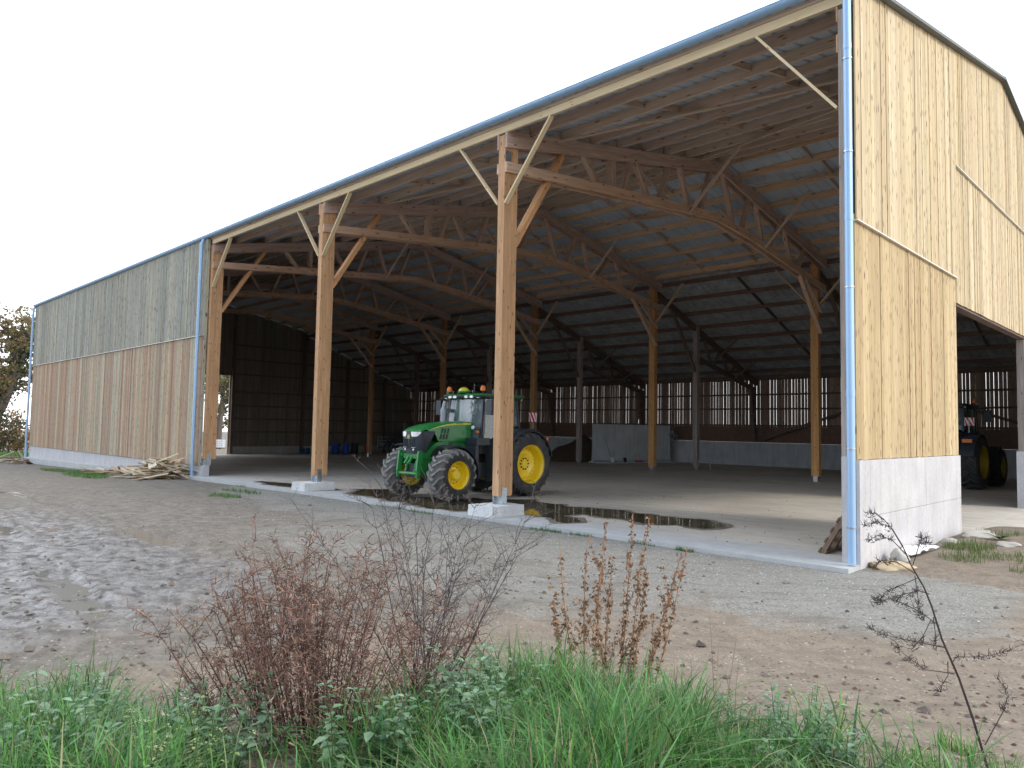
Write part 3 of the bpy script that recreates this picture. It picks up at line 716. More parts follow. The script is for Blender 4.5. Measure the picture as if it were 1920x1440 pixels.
mb = MB(); mb.box(-24.278, -24.255, -.15, -.03, .345, 9.18); mb.build('corner_board', M['sidingold'], BARN).data.attributes['tint'].data.foreach_set('color', [.5, .48, .36, 1]*6)
# gable, right of the opening corner
gp_ = lambda u, e, z: (-.06+e, u, z)
mb = MB(); boards(mb, -.02, 5.86, lambda u: 1.605, lambda u: 5.48, gp_, PG_LO, cover=.15, w0=.085, w1=.15, out=.008, var=.065); mb.build('board_siding', M['siding'], BARN)
gu = lambda u, e, z: (-.020+e, u, z)
ztop = lambda u: (zf(u) if u <= YR else zf(YR)-.2*(u-YR))-.02
mb = MB(); boards(mb, -.03, 5.87, lambda u: 5.385, ztop, gu, PG_UP, cover=.22, w0=.09, w1=.16, out=.008, var=.06); mb.build('board_siding', M['siding'], BARN)
mb = MB(); boards(mb, 5.89, 18.9, lambda u: 4.86 if u < 13.1 else 1.6, lambda u: 7.96, gp_, PG_UP, cover=.22, w0=.09, w1=.16, out=.008, var=.06); mb.build('board_siding', M['siding'], BARN)
mb = MB(); boards(mb, 5.875, 18.9, lambda u: 7.87, ztop, gu, PG_UP, cover=.22, w0=.09, w1=.16, out=.008, var=.06); mb.build('board_siding', M['siding'], BARN)
mb = MB(); mb.box(-.05, .026, -.03, 5.86, 5.366, 5.381); mb.box(-.05, .026, 5.9, 18.9, 7.851, 7.866); mb.build('flashing', M['flash'], BARN)
mb = MB(); boards(mb, 18.9, 30.1, lambda u: 1.6, lambda u: zroof(u), gp_, PG_UP, cover=.22, w0=.09, w1=.16, out=.008, var=.06); mb.build('board_siding', M['siding'], BARN)
mb = MB(); mb.box(-.22, -.065, 5.86, 13.1, 4.80, 4.95); mb.box(-.22, -.02, 5.865, 13.09, 4.783, 4.80); mb.build('lintel', M['oldwood'], BARN)
mb = MB(); mb.box(-.25, -.065, 5.62, 5.86, 0, 4.78, (.8, .75, .7)); mb.build('timber_post', M['post'], BARN)
mb = MB(); mb.box(-.25, -.065, 13.11, 13.35, .0, 4.78, (.7, .7, .7)); mb.build('timber_post', M['graywood'], BARN)
mb = MB(); mb.box(-.3, -.0, 13.105, 13.5, -.2, 1.6); mb.build('footing', M['conc'], BARN)
# gable concrete wall in panels, with joint lines
mb = MB()
for y0, y1 in ((-.01, .452), (.458, 3.395), (3.402, 5.84)):
    for z0, z1 in ((-.5, .705), (.712, 1.595)) if y0 > .4 else ((-.5, 1.595),): mb.box(-.215+.165, 0.003, y0, y1, z0, z1)
mb.box(-.25, -.06, -.0, 5.835, -.5, 1.59)
for y in (1.0, 2.2, 3.15, 3.7, 4.6, 5.3):
    for z in (.55, .86): mb.box(-.01, .005, y-.012, y+.012, z-.02, z+.02, (.4, .35, .3))
mb.build('concrete_wall', M['conc'], BARN)
mb = MB(); mb.box(-.25, 0, 13.51, 30.0, -.5, 1.59); mb.build('concrete_wall', M['conc'], BARN)
# inside of the near gable and facade: rails
for z in (2.4, 3.6, 4.4, 5.6, 6.6, 7.6):
    mb = MB(); mb.box(-.14, -.065, .45, 5.6, z, z+.12) if z < 4.5 else mb.box(-.14, -.065, .45, 18.7, z, z+.12); mb.build('wall_rail', M['purlin'], BARN)
# far gable: slatted boards, rails, posts, tall doorway
DY0, DY1, DZ = 9.3, 12.88, 5.62
fg = lambda u, e, z: (XE+.02-e, u, z)
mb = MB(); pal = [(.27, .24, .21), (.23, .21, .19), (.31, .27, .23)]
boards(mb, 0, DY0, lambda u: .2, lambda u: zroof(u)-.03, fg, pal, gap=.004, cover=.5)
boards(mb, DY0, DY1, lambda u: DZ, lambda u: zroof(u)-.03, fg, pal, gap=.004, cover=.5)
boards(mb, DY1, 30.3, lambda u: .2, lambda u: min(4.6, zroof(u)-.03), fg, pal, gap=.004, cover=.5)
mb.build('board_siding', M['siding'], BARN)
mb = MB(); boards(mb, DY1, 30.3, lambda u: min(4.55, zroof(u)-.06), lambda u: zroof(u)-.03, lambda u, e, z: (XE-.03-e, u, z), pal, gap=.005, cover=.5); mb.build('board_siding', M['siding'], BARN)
mb = MB(); mb.box(XE-.03, XE+.01, YI-.1, YI+.45, 8.9, 9.68); mb.build('closing_board', M['oldwood'], BARN)
for z in (1.35, 2.35, 3.35, 4.4, 5.75, 6.9, 8.0):
    mb = MB(); mb.box(XE+.03, XE+.11, DY1, min(30, 18+(9.4-z)/.362), z-.06, z+.06); mb.build('wall_rail', M['oldwood'], BARN)
for y in (DY1+.1, 18.9, 23.1, 27): 
    mb = MB(); mb.box(XE+.115, XE+.32, y-.11, y+.11, -.3, zroof(y)-.3); mb.build('timber_post', M['oldwood'], BARN)
mb = MB(); mb.box(XE-.08, XE+.10, DY1+.02, 30.1, -1.2, .22); mb.build('concrete_wall', M['concin'], BARN)
mb = MB(); mb.box(XE-.08, XE+.10, .16, DY0, -1.2, .22); mb.build('concrete_wall', M['concin'], BARN)
mb = MB(); mb.box(XE-.05, XE+.03, DY1-.09, DY1-.003, -.36, DZ); mb.build('door_jamb', M['pale'], BARN)
# back wall: concrete, brown panel band, gapped slats, rails
mb = MB()
x = XE+.1
while x < -.3: mb.box(x, min(x+3.0, -.26)-.008, 30.06, 30.26, -1, 1.40); x += 3.0
mb.build('concrete_wall', M['concin'], BARN)
x = XE
mb = MB()
while x < 0: mb.box(x, min(x+2.5, 0)-.006, 30.10, 30.12, 1.405, 2.36, jit((1, 1, 1), .12)); x += 2.5
mb.build('lower_panel', M['osb'], BARN)
mb = MB(); u = XE; pal = [(.36, .25, .205), (.42, .30, .245), (.31, .22, .185), (.46, .34, .28)]
while u < -.02:
    wd = rng.uniform(.13, .24); g = rng.choice([.001, .003, .006, .009, .012, .016]); zt = zroof(30.1)-.02
    if u+wd > 0: wd = -u
    mb.hexa([(u, 30.13, 2.34), (u+wd, 30.13, 2.34), (u+wd, 30.138, 2.34), (u, 30.138, 2.34), (u+rng.uniform(-.004, .004), 30.13, zt), (u+wd+rng.uniform(-.004, .004), 30.13, zt), (u+wd, 30.138, zt), (u, 30.138, zt)], jit(rng.choice(pal), .15)); u += wd+g
mb.build('slatted_siding', M['siding'], BARN)
for z in (2.42, 3.42, 4.28, 5.2):
    mb = MB(); mb.box(XE+.1, -.1, 30.03, 30.125, z-.05, z+.05); mb.build('wall_rail', M['oldwood'], BARN)
# ------------------------------------------------------------------ tractors
def text_obj(body, size, mat, parent, loc, rx, name):
    cu = bpy.data.curves.new(name, 'FONT'); cu.body = body; cu.size = size; cu.extrude = .001
    t_ = bpy.data.objects.new('tmp', cu); col.objects.link(t_); dg = bpy.context.evaluated_depsgraph_get(); dg.update()
    me = bpy.data.meshes.new_from_object(t_.evaluated_get(dg)); bpy.data.objects.remove(t_)
    me.name = name; me.materials.clear(); me.materials.append(mat)
    at = me.attributes.new('tint', 'FLOAT_COLOR', 'FACE'); at.data.foreach_set('color', [1.]*4*len(me.polygons))
    o = bpy.data.objects.new(name, me); col.objects.link(o); o.parent = parent; o.location = loc; o.rotation_euler = rx
    return o
RIM = [M['yellow']]
def wheel(par, cx, cy, rad, wid, rim_r, side, lugm, rear, steer=0.):
    """rim (part) with tyre and hub as sub-parts; axis along x, side = +1 outer face towards +x"""
    C = (cx, cy, rad); ax = (side, 0, 0); hw = wid/2; mb = MB()
    d = hw*.98
    disc = d-(.30 if rear else .20)
    prof = [(-d, rim_r+.02), (-d+.03, rim_r-.01), (-d+.10, rim_r-.055), (-.02, rim_r-.07), (disc-.04, rim_r-.07)]
    out_ = [(d, rim_r+.022), (d-.012, rim_r+.018), (d-.018, rim_r-.008), (d-.05, rim_r-.022), (d-.08, rim_r-.05), (d-.12, rim_r-.055), (disc+.01, rim_r-.075)]
    if rear: out_ += [(disc, rim_r-.085), (disc-.005, rim_r-.13), (disc+.035, rim_r-.16), (disc+.045, rim_r*.55), (disc+.02, rim_r*.46), (disc+.01, rim_r*.40), (disc+.01, 0)]
    else: out_ += [(disc, rim_r-.085), (disc+.01, rim_r-.11), (disc-.035, rim_r-.15), (disc-.03, .13), (disc-.03, 0)]
    mb.lathe(out_, C, ax, 40, mi=0); mb.lathe(prof, C, ax, 32)
    mb.lathe([(-d+.2, rim_r-.06), (-d+.22, 0)], C, ax, 32)
    W_ = mb.build('wheel', RIM[0], par, 40)
    mb = MB()                                       # hub, bolts
    if rear:
        for i in range(10):
            t_ = 2*math.pi*i/10; p = (cx+side*(disc+.012), cy+.165*math.cos(t_), rad+.165*math.sin(t_)); mb.lathe([(0, .024), (.03, .024), (.03, 0)], p, ax, 8, mi=1)
        for i in range(24):
            t_ = 2*math.pi*i/24; p = (cx+side*(disc-.004), cy+(rim_r-.108)*math.cos(t_), rad+(rim_r-.108)*math.sin(t_)); mb.lathe([(0, .011), (.012, .011), (.012, 0)], p, ax, 6, mi=1)
        mb.lathe([(disc+.008, .10), (disc+.03, .095), (disc+.035, 0)], C, ax, 24)
    else:
        mb.lathe([(disc-.03, .155), (disc+.10, .135), (disc+.115, .12), (disc+.118, 0)], C, ax, 28)
        for i in range(12):
            t_ = 2*math.pi*i/12; p = (cx+side*(disc-.035), cy+(rim_r-.16)*math.cos(t_), rad+(rim_r-.16)*math.sin(t_)); mb.lathe([(0, .012), (.02, .012), (.02, 0)], p, ax, 6, mi=1)
    mb.build('wheel_hub', [RIM[0], M['dark']], W_, 40)
    mb = MB(); body = rad-.055
    tp = [(-hw*.93, rim_r), (-hw*1.0, rim_r+.05), (-hw*1.04, rim_r+(body-rim_r)*.45), (-hw*.97, body-.09), (-hw*.85, body-.03), (-hw*.5, body), (0, body+.008), (hw*.5, body), (hw*.85, body-.03), (hw*.97, body-.09), (hw*1.04, rim_r+(body-rim_r)*.45), (hw*1.0, rim_r+.05), (hw*.93, rim_r)]
    mb.lathe(tp[:4], C, ax, 64); mb.lathe(tp[3:10], C, ax, 64, mi=0 if lugm == 'dlug' else 2); mb.lathe(tp[9:], C, ax, 64)
    nl = 20 if rear else 17; lh = .062
    def sp_(a, th, h):                              # point on the tread: a = fraction of half width
        aa = abs(a); rb = np.interp(aa, [0, .5, .85, .97, 1.04], [body+.008, body, body-.03, body-.09, body-.16])
        r_ = rb+h; x = cx+a*hw; return Vector((x, cy+r_*math.cos(th), rad+r_*math.sin(th)))
    for sd in (-1, 1):
        for i in range(nl):
            t0 = 2*math.pi*(i+(.5 if sd > 0 else 0))/nl; prev = None
            ln = [(-.10, 0), (.25, .05), (.6, .17), (.88, .27), (1.01, .33)]; half = .035/ rad*1.0
            for a, dth in ln:
                th = t0-dth*1.05; k = 1 if a < .9 else .75
                ring = [sp_(sd*a, th-half*1.25, -.02), sp_(sd*a, th-half*.8, lh*k), sp_(sd*a, th+half*.8, lh*k), sp_(sd*a, th+half*1.25, -.02)]
                b = len(mb.v); mb.v += [tuple(p) for p in ring]
                if prev is not None:
                    for q in range(4): mb.face((prev+q, prev+(q+1) % 4, b+(q+1) % 4, b+q), mi=1)
                else: mb.face((b, b+1, b+2, b+3), mi=1)
                prev = b
            mb.face((prev+3, prev+2, prev+1, prev), mi=1)
    mb.build('tyre', [M['rubber'], M[lugm], M['tread']], W_, 35)
    return W_

def tractor(loc, rz, label, dark=False):
    T = empty('tractor', loc, rz); tag(T, label, 'tractor')
    G_ = M['black'] if dark else M['green']; BK = M['black']  # dark: shade painted into the bodywork, black in place of green
    # ---- hood
    ysn = [-.655, -.60, -.5, -.3, 0, .3, .6, .9, 1.2]; ztn = [1.885, 1.92, 1.965, 2.025, 2.085, 2.125, 2.15, 2.165, 2.17]; hwn = [.33, .36, .385, .405, .42, .43, .438, .442, .445]
    hw = lambda y: float(np.interp(y, ysn, hwn)); zt = lambda y: float(np.interp(y, ysn, ztn))
    mb = MB(); rings = []
    YY = [-.655, -.6, -.5, -.4, -.3, -.15, 0, .15, .3, .45, .6, .75, .9, 1.05, 1.2]
    for y in YY:
        h_, z_ = hw(y), zt(y); zb = z_-.075 if y < -.35 else (1.86 if y < -.14 else 1.60); zs_ = z_-.085
        half = [(h_, zb), (h_, min(zs_-.005, z_-.07) if y >= -.35 else zb+.012), (h_*.985, z_-.052), (h_*.93, z_-.026), (h_*.8, z_-.008), (h_*.4, z_+.004), (0, z_+.008)]
        ring = half+[(-a, b2) for a, b2 in half[-2::-1]]; b = len(mb.v); mb.v += [(a, y, b2) for a, b2 in ring]; rings.append((b, len(ring)))
    for (b0, n), (b1, _) in zip(rings, rings[1:]):
        for i in range(n-1): mb.face((b0+i, b0+i+1, b1+i+1, b1+i))
    mb.face([rings[0][0]+i for i in range(13)]); mb.face([rings[-1][0]+i for i in range(13)])
    hood = mb.build('hood', G_, T, 40)
    def side(poly, x, name, mat, par, both=True, th=.006):
        mb = MB()
        for s in ((1, -1) if both else (1,)): mb.prism(poly, lambda a, b2, d: (s*d, a, b2), x, x+th)
        return mb.build(name, mat, par)
    # gills, stripe
    for r_ in range(2):
        for k in range(3):
            y = .08+k*.105-r_*.045; z = 1.82-r_*.165
            side([(y, z), (y+.055, z), (y+.095, z+.14), (y+.04, z+.14)], .432, 'side_vent', M['black'], hood, th=.012)
    lo_ = [(-.30, 1.905), (0, 1.985), (.3, 2.035), (.7, 2.065), (1.19, 2.075)]; up_ = [(1.19, 2.135), (.7, 2.115), (.3, 2.07), (0, 2.005)]
    for s in (1, -1):
        mb = MB(); A = lo_; B2 = [(-.30, 1.907), (0, 2.012), (.3, 2.073), (.7, 2.118), (1.19, 2.132)]
        for i in range(4):
            P = [(s*(hw(A[i][0])+.003), *A[i]), (s*(hw(A[i+1][0])+.003), *A[i+1]), (s*(hw(B2[i+1][0])+.003-.004), *B2[i+1]), (s*(hw(B2[i][0])+.003-.002), *B2[i])]
            mb.add(P, [(0, 1, 2, 3)])
        mb.build('hood_stripe', M['stripe'], hood)
    text_obj('JOHN DEERE', .046, M['black'], hood, (.452, .62, 2.083), (R(90), R(-.6), R(90)), 'lettering')
    # ---- grille with lamps
    def outline(z):
        k = float(np.interp(z, [1.26, 1.45, 1.7, 1.9], [.84, .92, 1., 1.01])); yr = float(np.interp(z, [1.26, 1.88], [-.42, -.12])); f_ = float(np.interp(z, [1.26, 1.6, 1.9], [.03, .0, -.0]))
        h = [(.425*k, yr), (.40*k, -.45), (.375*k, -.58), (.31*k, -.655+f_), (.16*k, -.69+f_), (0, -.70+f_)]
        return h+[(-a, b2) for a, b2 in h[-2::-1]]
    mb = MB(); zz = [1.26, 1.34, 1.45, 1.58, 1.7, 1.80, 1.875]; prev = None
    for z in zz:
        o_ = outline(z); b = len(mb.v); mb.v += [(a, y, z) for a, y in o_]
        if prev is not None:
            for i in range(len(o_)-1): mb.face((prev+i, prev+i+1, b+i+1, b+i))
        else: mb.face([b+i for i in range(len(o_))])
        prev = b
    mb.face([prev+i for i in range(11)])
    for i in range(11):                             # vertical ribs on the front
        x = -.22+.044*i
        if abs(x) < .04: continue
        mb.beam((x*.9, -.688+abs(x)*.1, 1.40), (x, -.708+abs(x)*.1, 1.66), .009, .02, (0, 1, 0))
    gr = mb.build('grille', M['navy'], T, 45)
    def ringpt(t, z, off):
        o_ = outline(z); n = len(o_)-1; i = min(n-1, int(t*n)); q = t*n-i; a = Vector(o_[i]).lerp(Vector(o_[i+1]), q); d = (Vector(o_[i+1])-Vector(o_[i])).normalized(); nr = Vector((-d.y, d.x))
        if nr.dot(a-Vector((0, -.2))) < 0: nr = -nr
        return (a.x+nr.x*off, a.y+nr.y*off, z)
    for t0, t1 in ((.20, .435), (.80, .565)):
        mb = MB(); n = 10; b = 0
        for i in range(n+1):
            t_ = t0+(t1-t0)*i/n; zl = 1.845-.125*math.sin(min(1, i/n*1.5+.12)*math.pi/2) if i < n else 1.77
            for z in (zl, 1.855): mb.v.append(ringpt(t_, z, .012))
        for i in range(n): mb.face((2*i, 2*i+1, 2*i+3, 2*i+2))
        mb.build('headlight', M['lamp'], gr, 60)
    for s in (-1, 1):
        mb = MB(); mb.box(s*.18-.075, s*.18+.075, -.695, -.62, 1.415, 1.435); mb.lathe([(0, .032), (.01, .028), (.012, 0)], (s*.18, -.672, 1.365), (0, -1, 0), 14, mi=1); mb.build('work_lamp', [M['steel'], M['lamp']], gr, 40)
    mb = MB(); mb.box(-.048, .048, -.712, -.700, 1.665, 1.765, mi=0); mb.box(-.040, .040, -.715, -.7125, 1.673, 1.757, mi=1)
    deer = [(-.03, 1.695), (-.012, 1.705), (.002, 1.692), (.006, 1.706), (.018, 1.716), (.03, 1.71), (.022, 1.726), (.016, 1.74), (.006, 1.728), (-.016, 1.724), (-.028, 1.714)]
    mb.prism(deer, lambda a, b2, d: (a, d, b2), -.7175, -.7155, mi=0); mb.build('emblem', [M['stripe'], G_], gr)
    # ---- lower cowl and front frame
    side_ = [(1.15, 1.60), (.25, 1.60), (-.02, 1.56), (-.20, 1.45), (-.36, 1.29), (-.62, 1.25), (-.63, 1.15), (-.2, 1.10), (.1, 1.0), (.5, .95), (1.15, 1.0)]
    mb = MB(); mb.prism(side_, lambda a, b2, d: (d, a, b2), -.375, .375); cw = mb.build('lower_cowl', G_, T)
    side([(.26, 1.50), (.02, 1.46), (-.14, 1.34), (-.27, 1.17), (.06, 1.12), (.22, 1.2)], .376, 'mesh_panel', M['dark'], cw)
    for r_ in range(2):
        for k in range(2): 
            y = .40+k*.09-r_*.04; z = 1.46-r_*.13; side([(y, z), (y+.05, z), (y+.08, z+.11), (y+.03, z+.11)], .376, 'side_vent', M['black'], cw, th=.01)
    mb = MB(); mb.box(-.27, .27, -.55, 2.2, .60, .99); mb.box(-.36, .36, 1.0, 3.1, .55, 1.38); mb.beam((-.8, 0, .70), (.8, 0, .70), .2, .22); mb.beam((-1.0, 2.8, .95), (1.0, 2.8, .95), .34, .34)
    mb.tube([(.36, -.1, .85), (.36, .6, .78), (.7, .28, .72)], .03, 8); mb.build('chassis', M['dark'], T)
    # ---- front linkage
    mb = MB()
    for s in (-1, 1):
        mb.prism([(-.62, 1.24), (-.12, 1.2), (.04, 1.0), (-.08, .72), (-.34, .62), (-.52, .70), (-.56, .95)], lambda a, b2, d: (s*d, a, b2), .30, .335)
        mb.prism([(-.70, 1.33), (-.58, 1.34), (-.55, 1.20), (-.62, .85), (-.66, .60), (-.75, .60), (-.76, .80)], lambda a, b2, d: (s*d, a, b2), .40, .455)
        mb.tube([(s*.2, -.5, 1.16), (s*.2, -.60, .88)], .055, 12); mb.tube([(s*.2, -.60, .88), (s*.2, -.67, .70)], .028, 10, c=(3, 1.2, 2.5))
        mb.beam((s*.33, -.63, 1.22), (s*.43, -.63, 1.22), .08, .08)
    mb.tube([(-.44, -.69, .72), (.44, -.69, .72)], .045, 10); mb.beam((-.30, -.58, 1.18), (.30, -.58, 1.18), .10, .12)
    mb.beam((-.08, -.62, 1.16), (-.10, -.74, .98), .07, .06); mb.beam((.08, -.62, 1.16), (.06, -.74, .98), .05, .06)
    mb.build('front_linkage', G_, T)
    # ---- wheels
    for s in (1, -1):
        wheel(T, s*1.03, 0, .71, .60, .375, s, 'dlug' if dark else 'lug', False); wheel(T, s*1.0, 2.8, .95, .70, .56, s, 'dlug', True)
    # ---- mudguards
    def guard(cy, cz, rad, a0, a1, x0, x1, name, mat, lip=.05):
        for s in (1, -1):
            mb = MB(); n = 18; k = 6
            for i in range(n+1):
                th = R(a0+(a1-a0)*i/n)
                for (x, r_) in ((x0, rad), (x1-.03, rad), (x1, rad-lip), (x1-.02, rad-lip), (x1-.045, rad-.02), (x0, rad-.02)): mb.v.append((s*x, cy+r_*math.cos(th), cz+r_*math.sin(th)))
            for i in range(n):
                for j in range(k): mb.face((i*k+j, i*k+(j+1) % k, (i+1)*k+(j+1) % k, (i+1)*k+j))
            mb.face(range(k)); mb.face(range(n*k, n*k+k)); mb.build(name, mat, T, 40)
    guard(0, .71, .80, -14, 108, .70, 1.27, 'front_mudguard', M['navy'])
    fm = BK if dark else G_
    guard(2.8, .95, 1.035, 28, 152, .50, .86, 'rear_fender', fm, .02); guard(2.8, .95, 1.04, 12, 150, .862, 1.30, 'fender_edge', M['navy'], .08)
    mb = MB()
    for s in (1, -1):
        pts = [(2.8+1.02*math.cos(R(a)), .95+1.02*math.sin(R(a))) for a in range(30, 151, 12)]+[(2.0, 1.2), (3.5, 1.2)]
        mb.prism(pts, lambda a, b2, d: (s*d, a, b2), .48, .50)
    mb.build('fender_wall', fm, T)
    # ---- cab
    mb = MB()
    mb.prism([(1.22, 1.25), (1.30, 1.72), (1.9, 1.72), (2.2, 2.0), (2.85, 2.05), (2.95, 1.3)], lambda a, b2, d: (d, a, b2), -.50, .50); mb.prism([(1.25, 1.25), (1.30, 1.62), (1.95, 1.62), (1.95, 1.25)], lambda a, b2, d: (d, a, b2), -.74, .74)
    cab = mb.build('cab', M['black'], T)
    mb = MB()
    for s in (1, -1):
        for (a, b2, w_) in (((.74, 1.30, 1.6), (.72, 1.40, 2.86), .075), ((.80, 2.12, 1.7), (.76, 2.10, 2.86), .06), ((.74, 2.86, 2.0), (.70, 2.74, 2.88), .075)):
            mb.beam((s*a[0], a[1], a[2]), (s*b2[0], b2[1], b2[2]), w_, w_, (0, 1, 0))
        mb.tube([(s*.80, 1.34, 1.5), (s*.83, 1.36, 2.1), (s*.80, 1.40, 2.75)], .014, 8)
    mb.build('cab_pillar_frame', M['navy'], cab)
    mb = MB(); n = 8; b = 0
    for i in range(n+1):
        u = -1+2*i/n
        for z, y, hwid in ((1.66, 1.29, .70), (2.25, 1.315, .69), (2.86, 1.385, .68)): mb.v.append((u*hwid, y-.07*(1-u*u), z))
    for i in range(n):
        for j in range(2): mb.face((i*3+j, (i+1)*3+j, (i+1)*3+j+1, i*3+j+1))
    mb.build('windscreen', M['glass'], cab, 60, recalc=False)
    for s in (1, -1):
        mb = MB(); mb.add([(s*.765, 1.36, 1.64), (s*.80, 2.08, 1.72), (s*.765, 2.07, 2.85), (s*.735, 1.43, 2.85)], [(0, 1, 2, 3)]); mb.add([(s*.80, 2.15, 1.95), (s*.755, 2.82, 2.06), (s*.715, 2.71, 2.86), (s*.765, 2.13, 2.85)], [(0, 1, 2, 3)]); mb.build('side_window', M['glass'], cab)
    mb = MB(); mb.add([(-.70, 2.88, 2.06), (.70, 2.88, 2.06), (.67, 2.76, 2.86), (-.67, 2.76, 2.86)], [(0, 1, 2, 3)]); mb.build('rear_window', M['glass'], cab)
    mb = MB(); mb.box(-.26, .26, 2.1, 2.55, 1.75, 1.98); mb.prism([(2.5, 1.9), (2.68, 2.6), (2.58, 2.62), (2.42, 1.95)], lambda a, b2, d: (d, a, b2), -.24, .24); mb.build('seat', M['dark'], cab)
    mb = MB(); th = [(.0+.19*math.cos(t_), 1.78+.10*math.sin(t_)*1.2, 2.07+.16*math.sin(t_)) for t_ in np.linspace(0, 2*math.pi, 20)]; mb.tube(th, .016, 8); mb.beam((0, 1.4, 1.6), (0, 1.78, 2.06), .09, .09); mb.box(-.2, .2, 1.38, 1.5, 1.62, 1.95); mb.build('steering_wheel', M['dark'], cab, 40)
    # roof
    def rr_(z, gx, gy0, gy1):
        P = []; r_ = .16
        for cx_, cy_, a0 in ((gx-r_, gy1-r_, 0), (-gx+r_, gy1-r_, 90), (-gx+r_, gy0+r_, 180), (gx-r_, gy0+r_, 270)):
            for k in range(5): P.append((cx_+r_*math.cos(R(a0+22.5*k)), cy_+r_*math.sin(R(a0+22.5*k)), z))
        return P
    def loft(L, mat, name, par):
        mb = MB(); n = 20
        for P in L: mb.v += P
        for q in range(len(L)-1):
            for i in range(n): mb.face((q*n+i, q*n+(i+1) % n, (q+1)*n+(i+1) % n, (q+1)*n+i))
        mb.face(list(range(n))[::-1]); mb.face([(len(L)-1)*n+i for i in range(n)]); return mb.build(name, mat, par, 40)
    rf = loft([rr_(2.83, .78, 1.26, 2.92), rr_(2.87, .86, 1.17, 3.0), rr_(2.925, .87, 1.16, 3.01)], M['navy'], 'cab_roof', T)
    loft([rr_(2.9255, .88, 1.17, 3.02), rr_(2.955, .885, 1.165, 3.03), rr_(2.985, .82, 1.24, 2.95), rr_(3.0, .5, 1.5, 2.7)], G_, 'roof_cap', rf)
    for x in (-.70, -.47, -.26, .24, .47, .70):
        mb = MB(); e = Vector((x, 1.158 if abs(x) < .6 else 1.20, 2.885)); n = 14
        mb.v += [(e.x+.075*math.cos(2*math.pi*i/n), e.y-.012, e.z+.038*math.sin(2*math.pi*i/n)) for i in range(n)]+[(e.x+.085*math.cos(2*math.pi*i/n), e.y+.03, e.z+.045*math.sin(2*math.pi*i/n)) for i in range(n)]
        mb.face(list(range(n))[::-1]); [mb.face((i, (i+1) % n, n+(i+1) % n, n+i)) for i in range(n)]; mb.build('roof_light', M['lamp'], rf)
    for s in (1, -1):
        mb = MB(); mb.lathe([(0, .055), (.03, .05), (.035, 0)], (s*.80, 2.9, 2.885), (s*.8, .6, 0), 14); mb.build('roof_light', M['lamp'], rf, 40)
        mb = MB(); mb.tube([(s*.74, 1.36, 2.9), (s*.74, 1.36, 3.07)], .022, 8, mi=1); mb.lathe([(0, .075), (.05, .082), (.11, .072), (.15, .04), (.16, 0)], (s*.74, 1.36, 3.06), (0, 0, 1), 18); mb.build('beacon', [M['amber'], M['black']], rf, 50)
    mb = MB(); mb.lathe([(0, .15), (.03, .17), (.055, .165), (.06, .16)], (0, 1.28, 3.0), (0, 0, 1), 24, mi=1); mb.lathe([(.06, .16), (.10, .155), (.15, .11), (.17, .05), (.175, 0)], (0, 1.28, 3.0), (0, 0, 1), 24); mb.build('receiver_dome', [M['stripe'], G_], rf, 50)
    mb = MB(); mb.tube([(.1, 1.6, 2.98), (.1, 1.6, 3.3)], .006, 6); mb.build('aerial', M['steel'], rf)
    # exhaust, mirrors, lamps, steps
    mb = MB(); mb.tube([(-.62, 1.05, 1.7), (-.62, 1.05, 2.50)], .10, 16); mb.tube([(-.62, 1.05, 2.50), (-.62, 1.05, 2.60), (-.62, 1.09, 2.76)], [.10, .06, .055], 14); mb.beam((-.62, 1.07, 2.50), (-.70, 1.40, 2.50), .10, .10); mb.build('exhaust', M['steel'], T, 40)
    for s in (1, -1):
        mb = MB(); y0 = 1.30 if s < 0 else 1.42; xx = s*(1.12 if s < 0 else .98)
        mb.prism([(xx-.10, 2.36), (xx+.10, 2.36), (xx+.115, 2.5), (xx+.11, 2.8), (xx-.10, 2.8), (xx-.115, 2.5)], lambda a, b2, d: (a, d, b2), y0-.05, y0+.04); mb.tube([(xx-.0, y0, 2.8), (xx-.02*s, y0, 2.86), (s*.76, 1.40, 2.84)], .016, 8)
        mb.build('mirror', M['navy'], T)
    mb = MB(); mb.tube([(.80, 1.36, 1.95), (.62, 1.14, 1.96)], .012, 6, mi=1)
    mb.lathe([(-.05, .04), (0, .055), (.01, .05), (.012, 0)], (.60, 1.12, 2.0), (.2, -1, .1), 14); mb.lathe([(-.03, .04), (0, .045), (.02, .04), (.03, 0)], (.76, 1.16, 1.87), (0, -1, 0), 12, mi=2); mb.build('lamp_bracket', [M['lamp'], M['dark'], M['amber']], T, 40)
    mb = MB(); mb.box(.46, .92, .98, 1.5, 1.50, 1.70); mb.box(.55, .95, .92, 1.04, .62, 1.49); mb.build('battery_box', M['navy'], T)
    mb = MB()
    for z in (.5, .78, 1.06, 1.34): mb.box(.70, 1.18-(z-.5)*.25, 1.55, 1.95, z, z+.03)
    for y in (1.53, 1.95): mb.box(.72, 1.1, y, y+.02, .48, 1.5)
    mb.build('step', M['dark'], T)
    mb = MB(); mb.box(.42, .74, 1.1, 2.0, .55, 1.0); mb.build('fuel_tank', M['black'], T)
    for s in (1, -1):                               # red and white warning boards at the back
        mb = MB(); x0, x1 = sorted((s*.86, s*1.16)); mb.box(x0, x1, 3.18, 3.192, 2.2, 2.48, mi=0); L = x1-x0
        for face in (3.176, 3.194):
            for q in (0., .5, 1.0):
                k0, k1 = q-.13, q+.13
                poly = []
                for (u_, v_) in ((k0, 0), (k1, 0)): poly.append((u_, v_))
                P = [(k0+ .5*0-.25, 0), (k1-.25, 0), (k1+.25, 1), (k0+.25, 1)]
                cl = [(min(1, max(0, a)), b2) for a, b2 in P]
                mb.prism([(x0+(a if s > 0 else 1-a)*L, 2.2+(1-b2)*.28) for a, b2 in cl], lambda a, b2, d: (a, d, b2), face-.002, face+.002, mi=1)
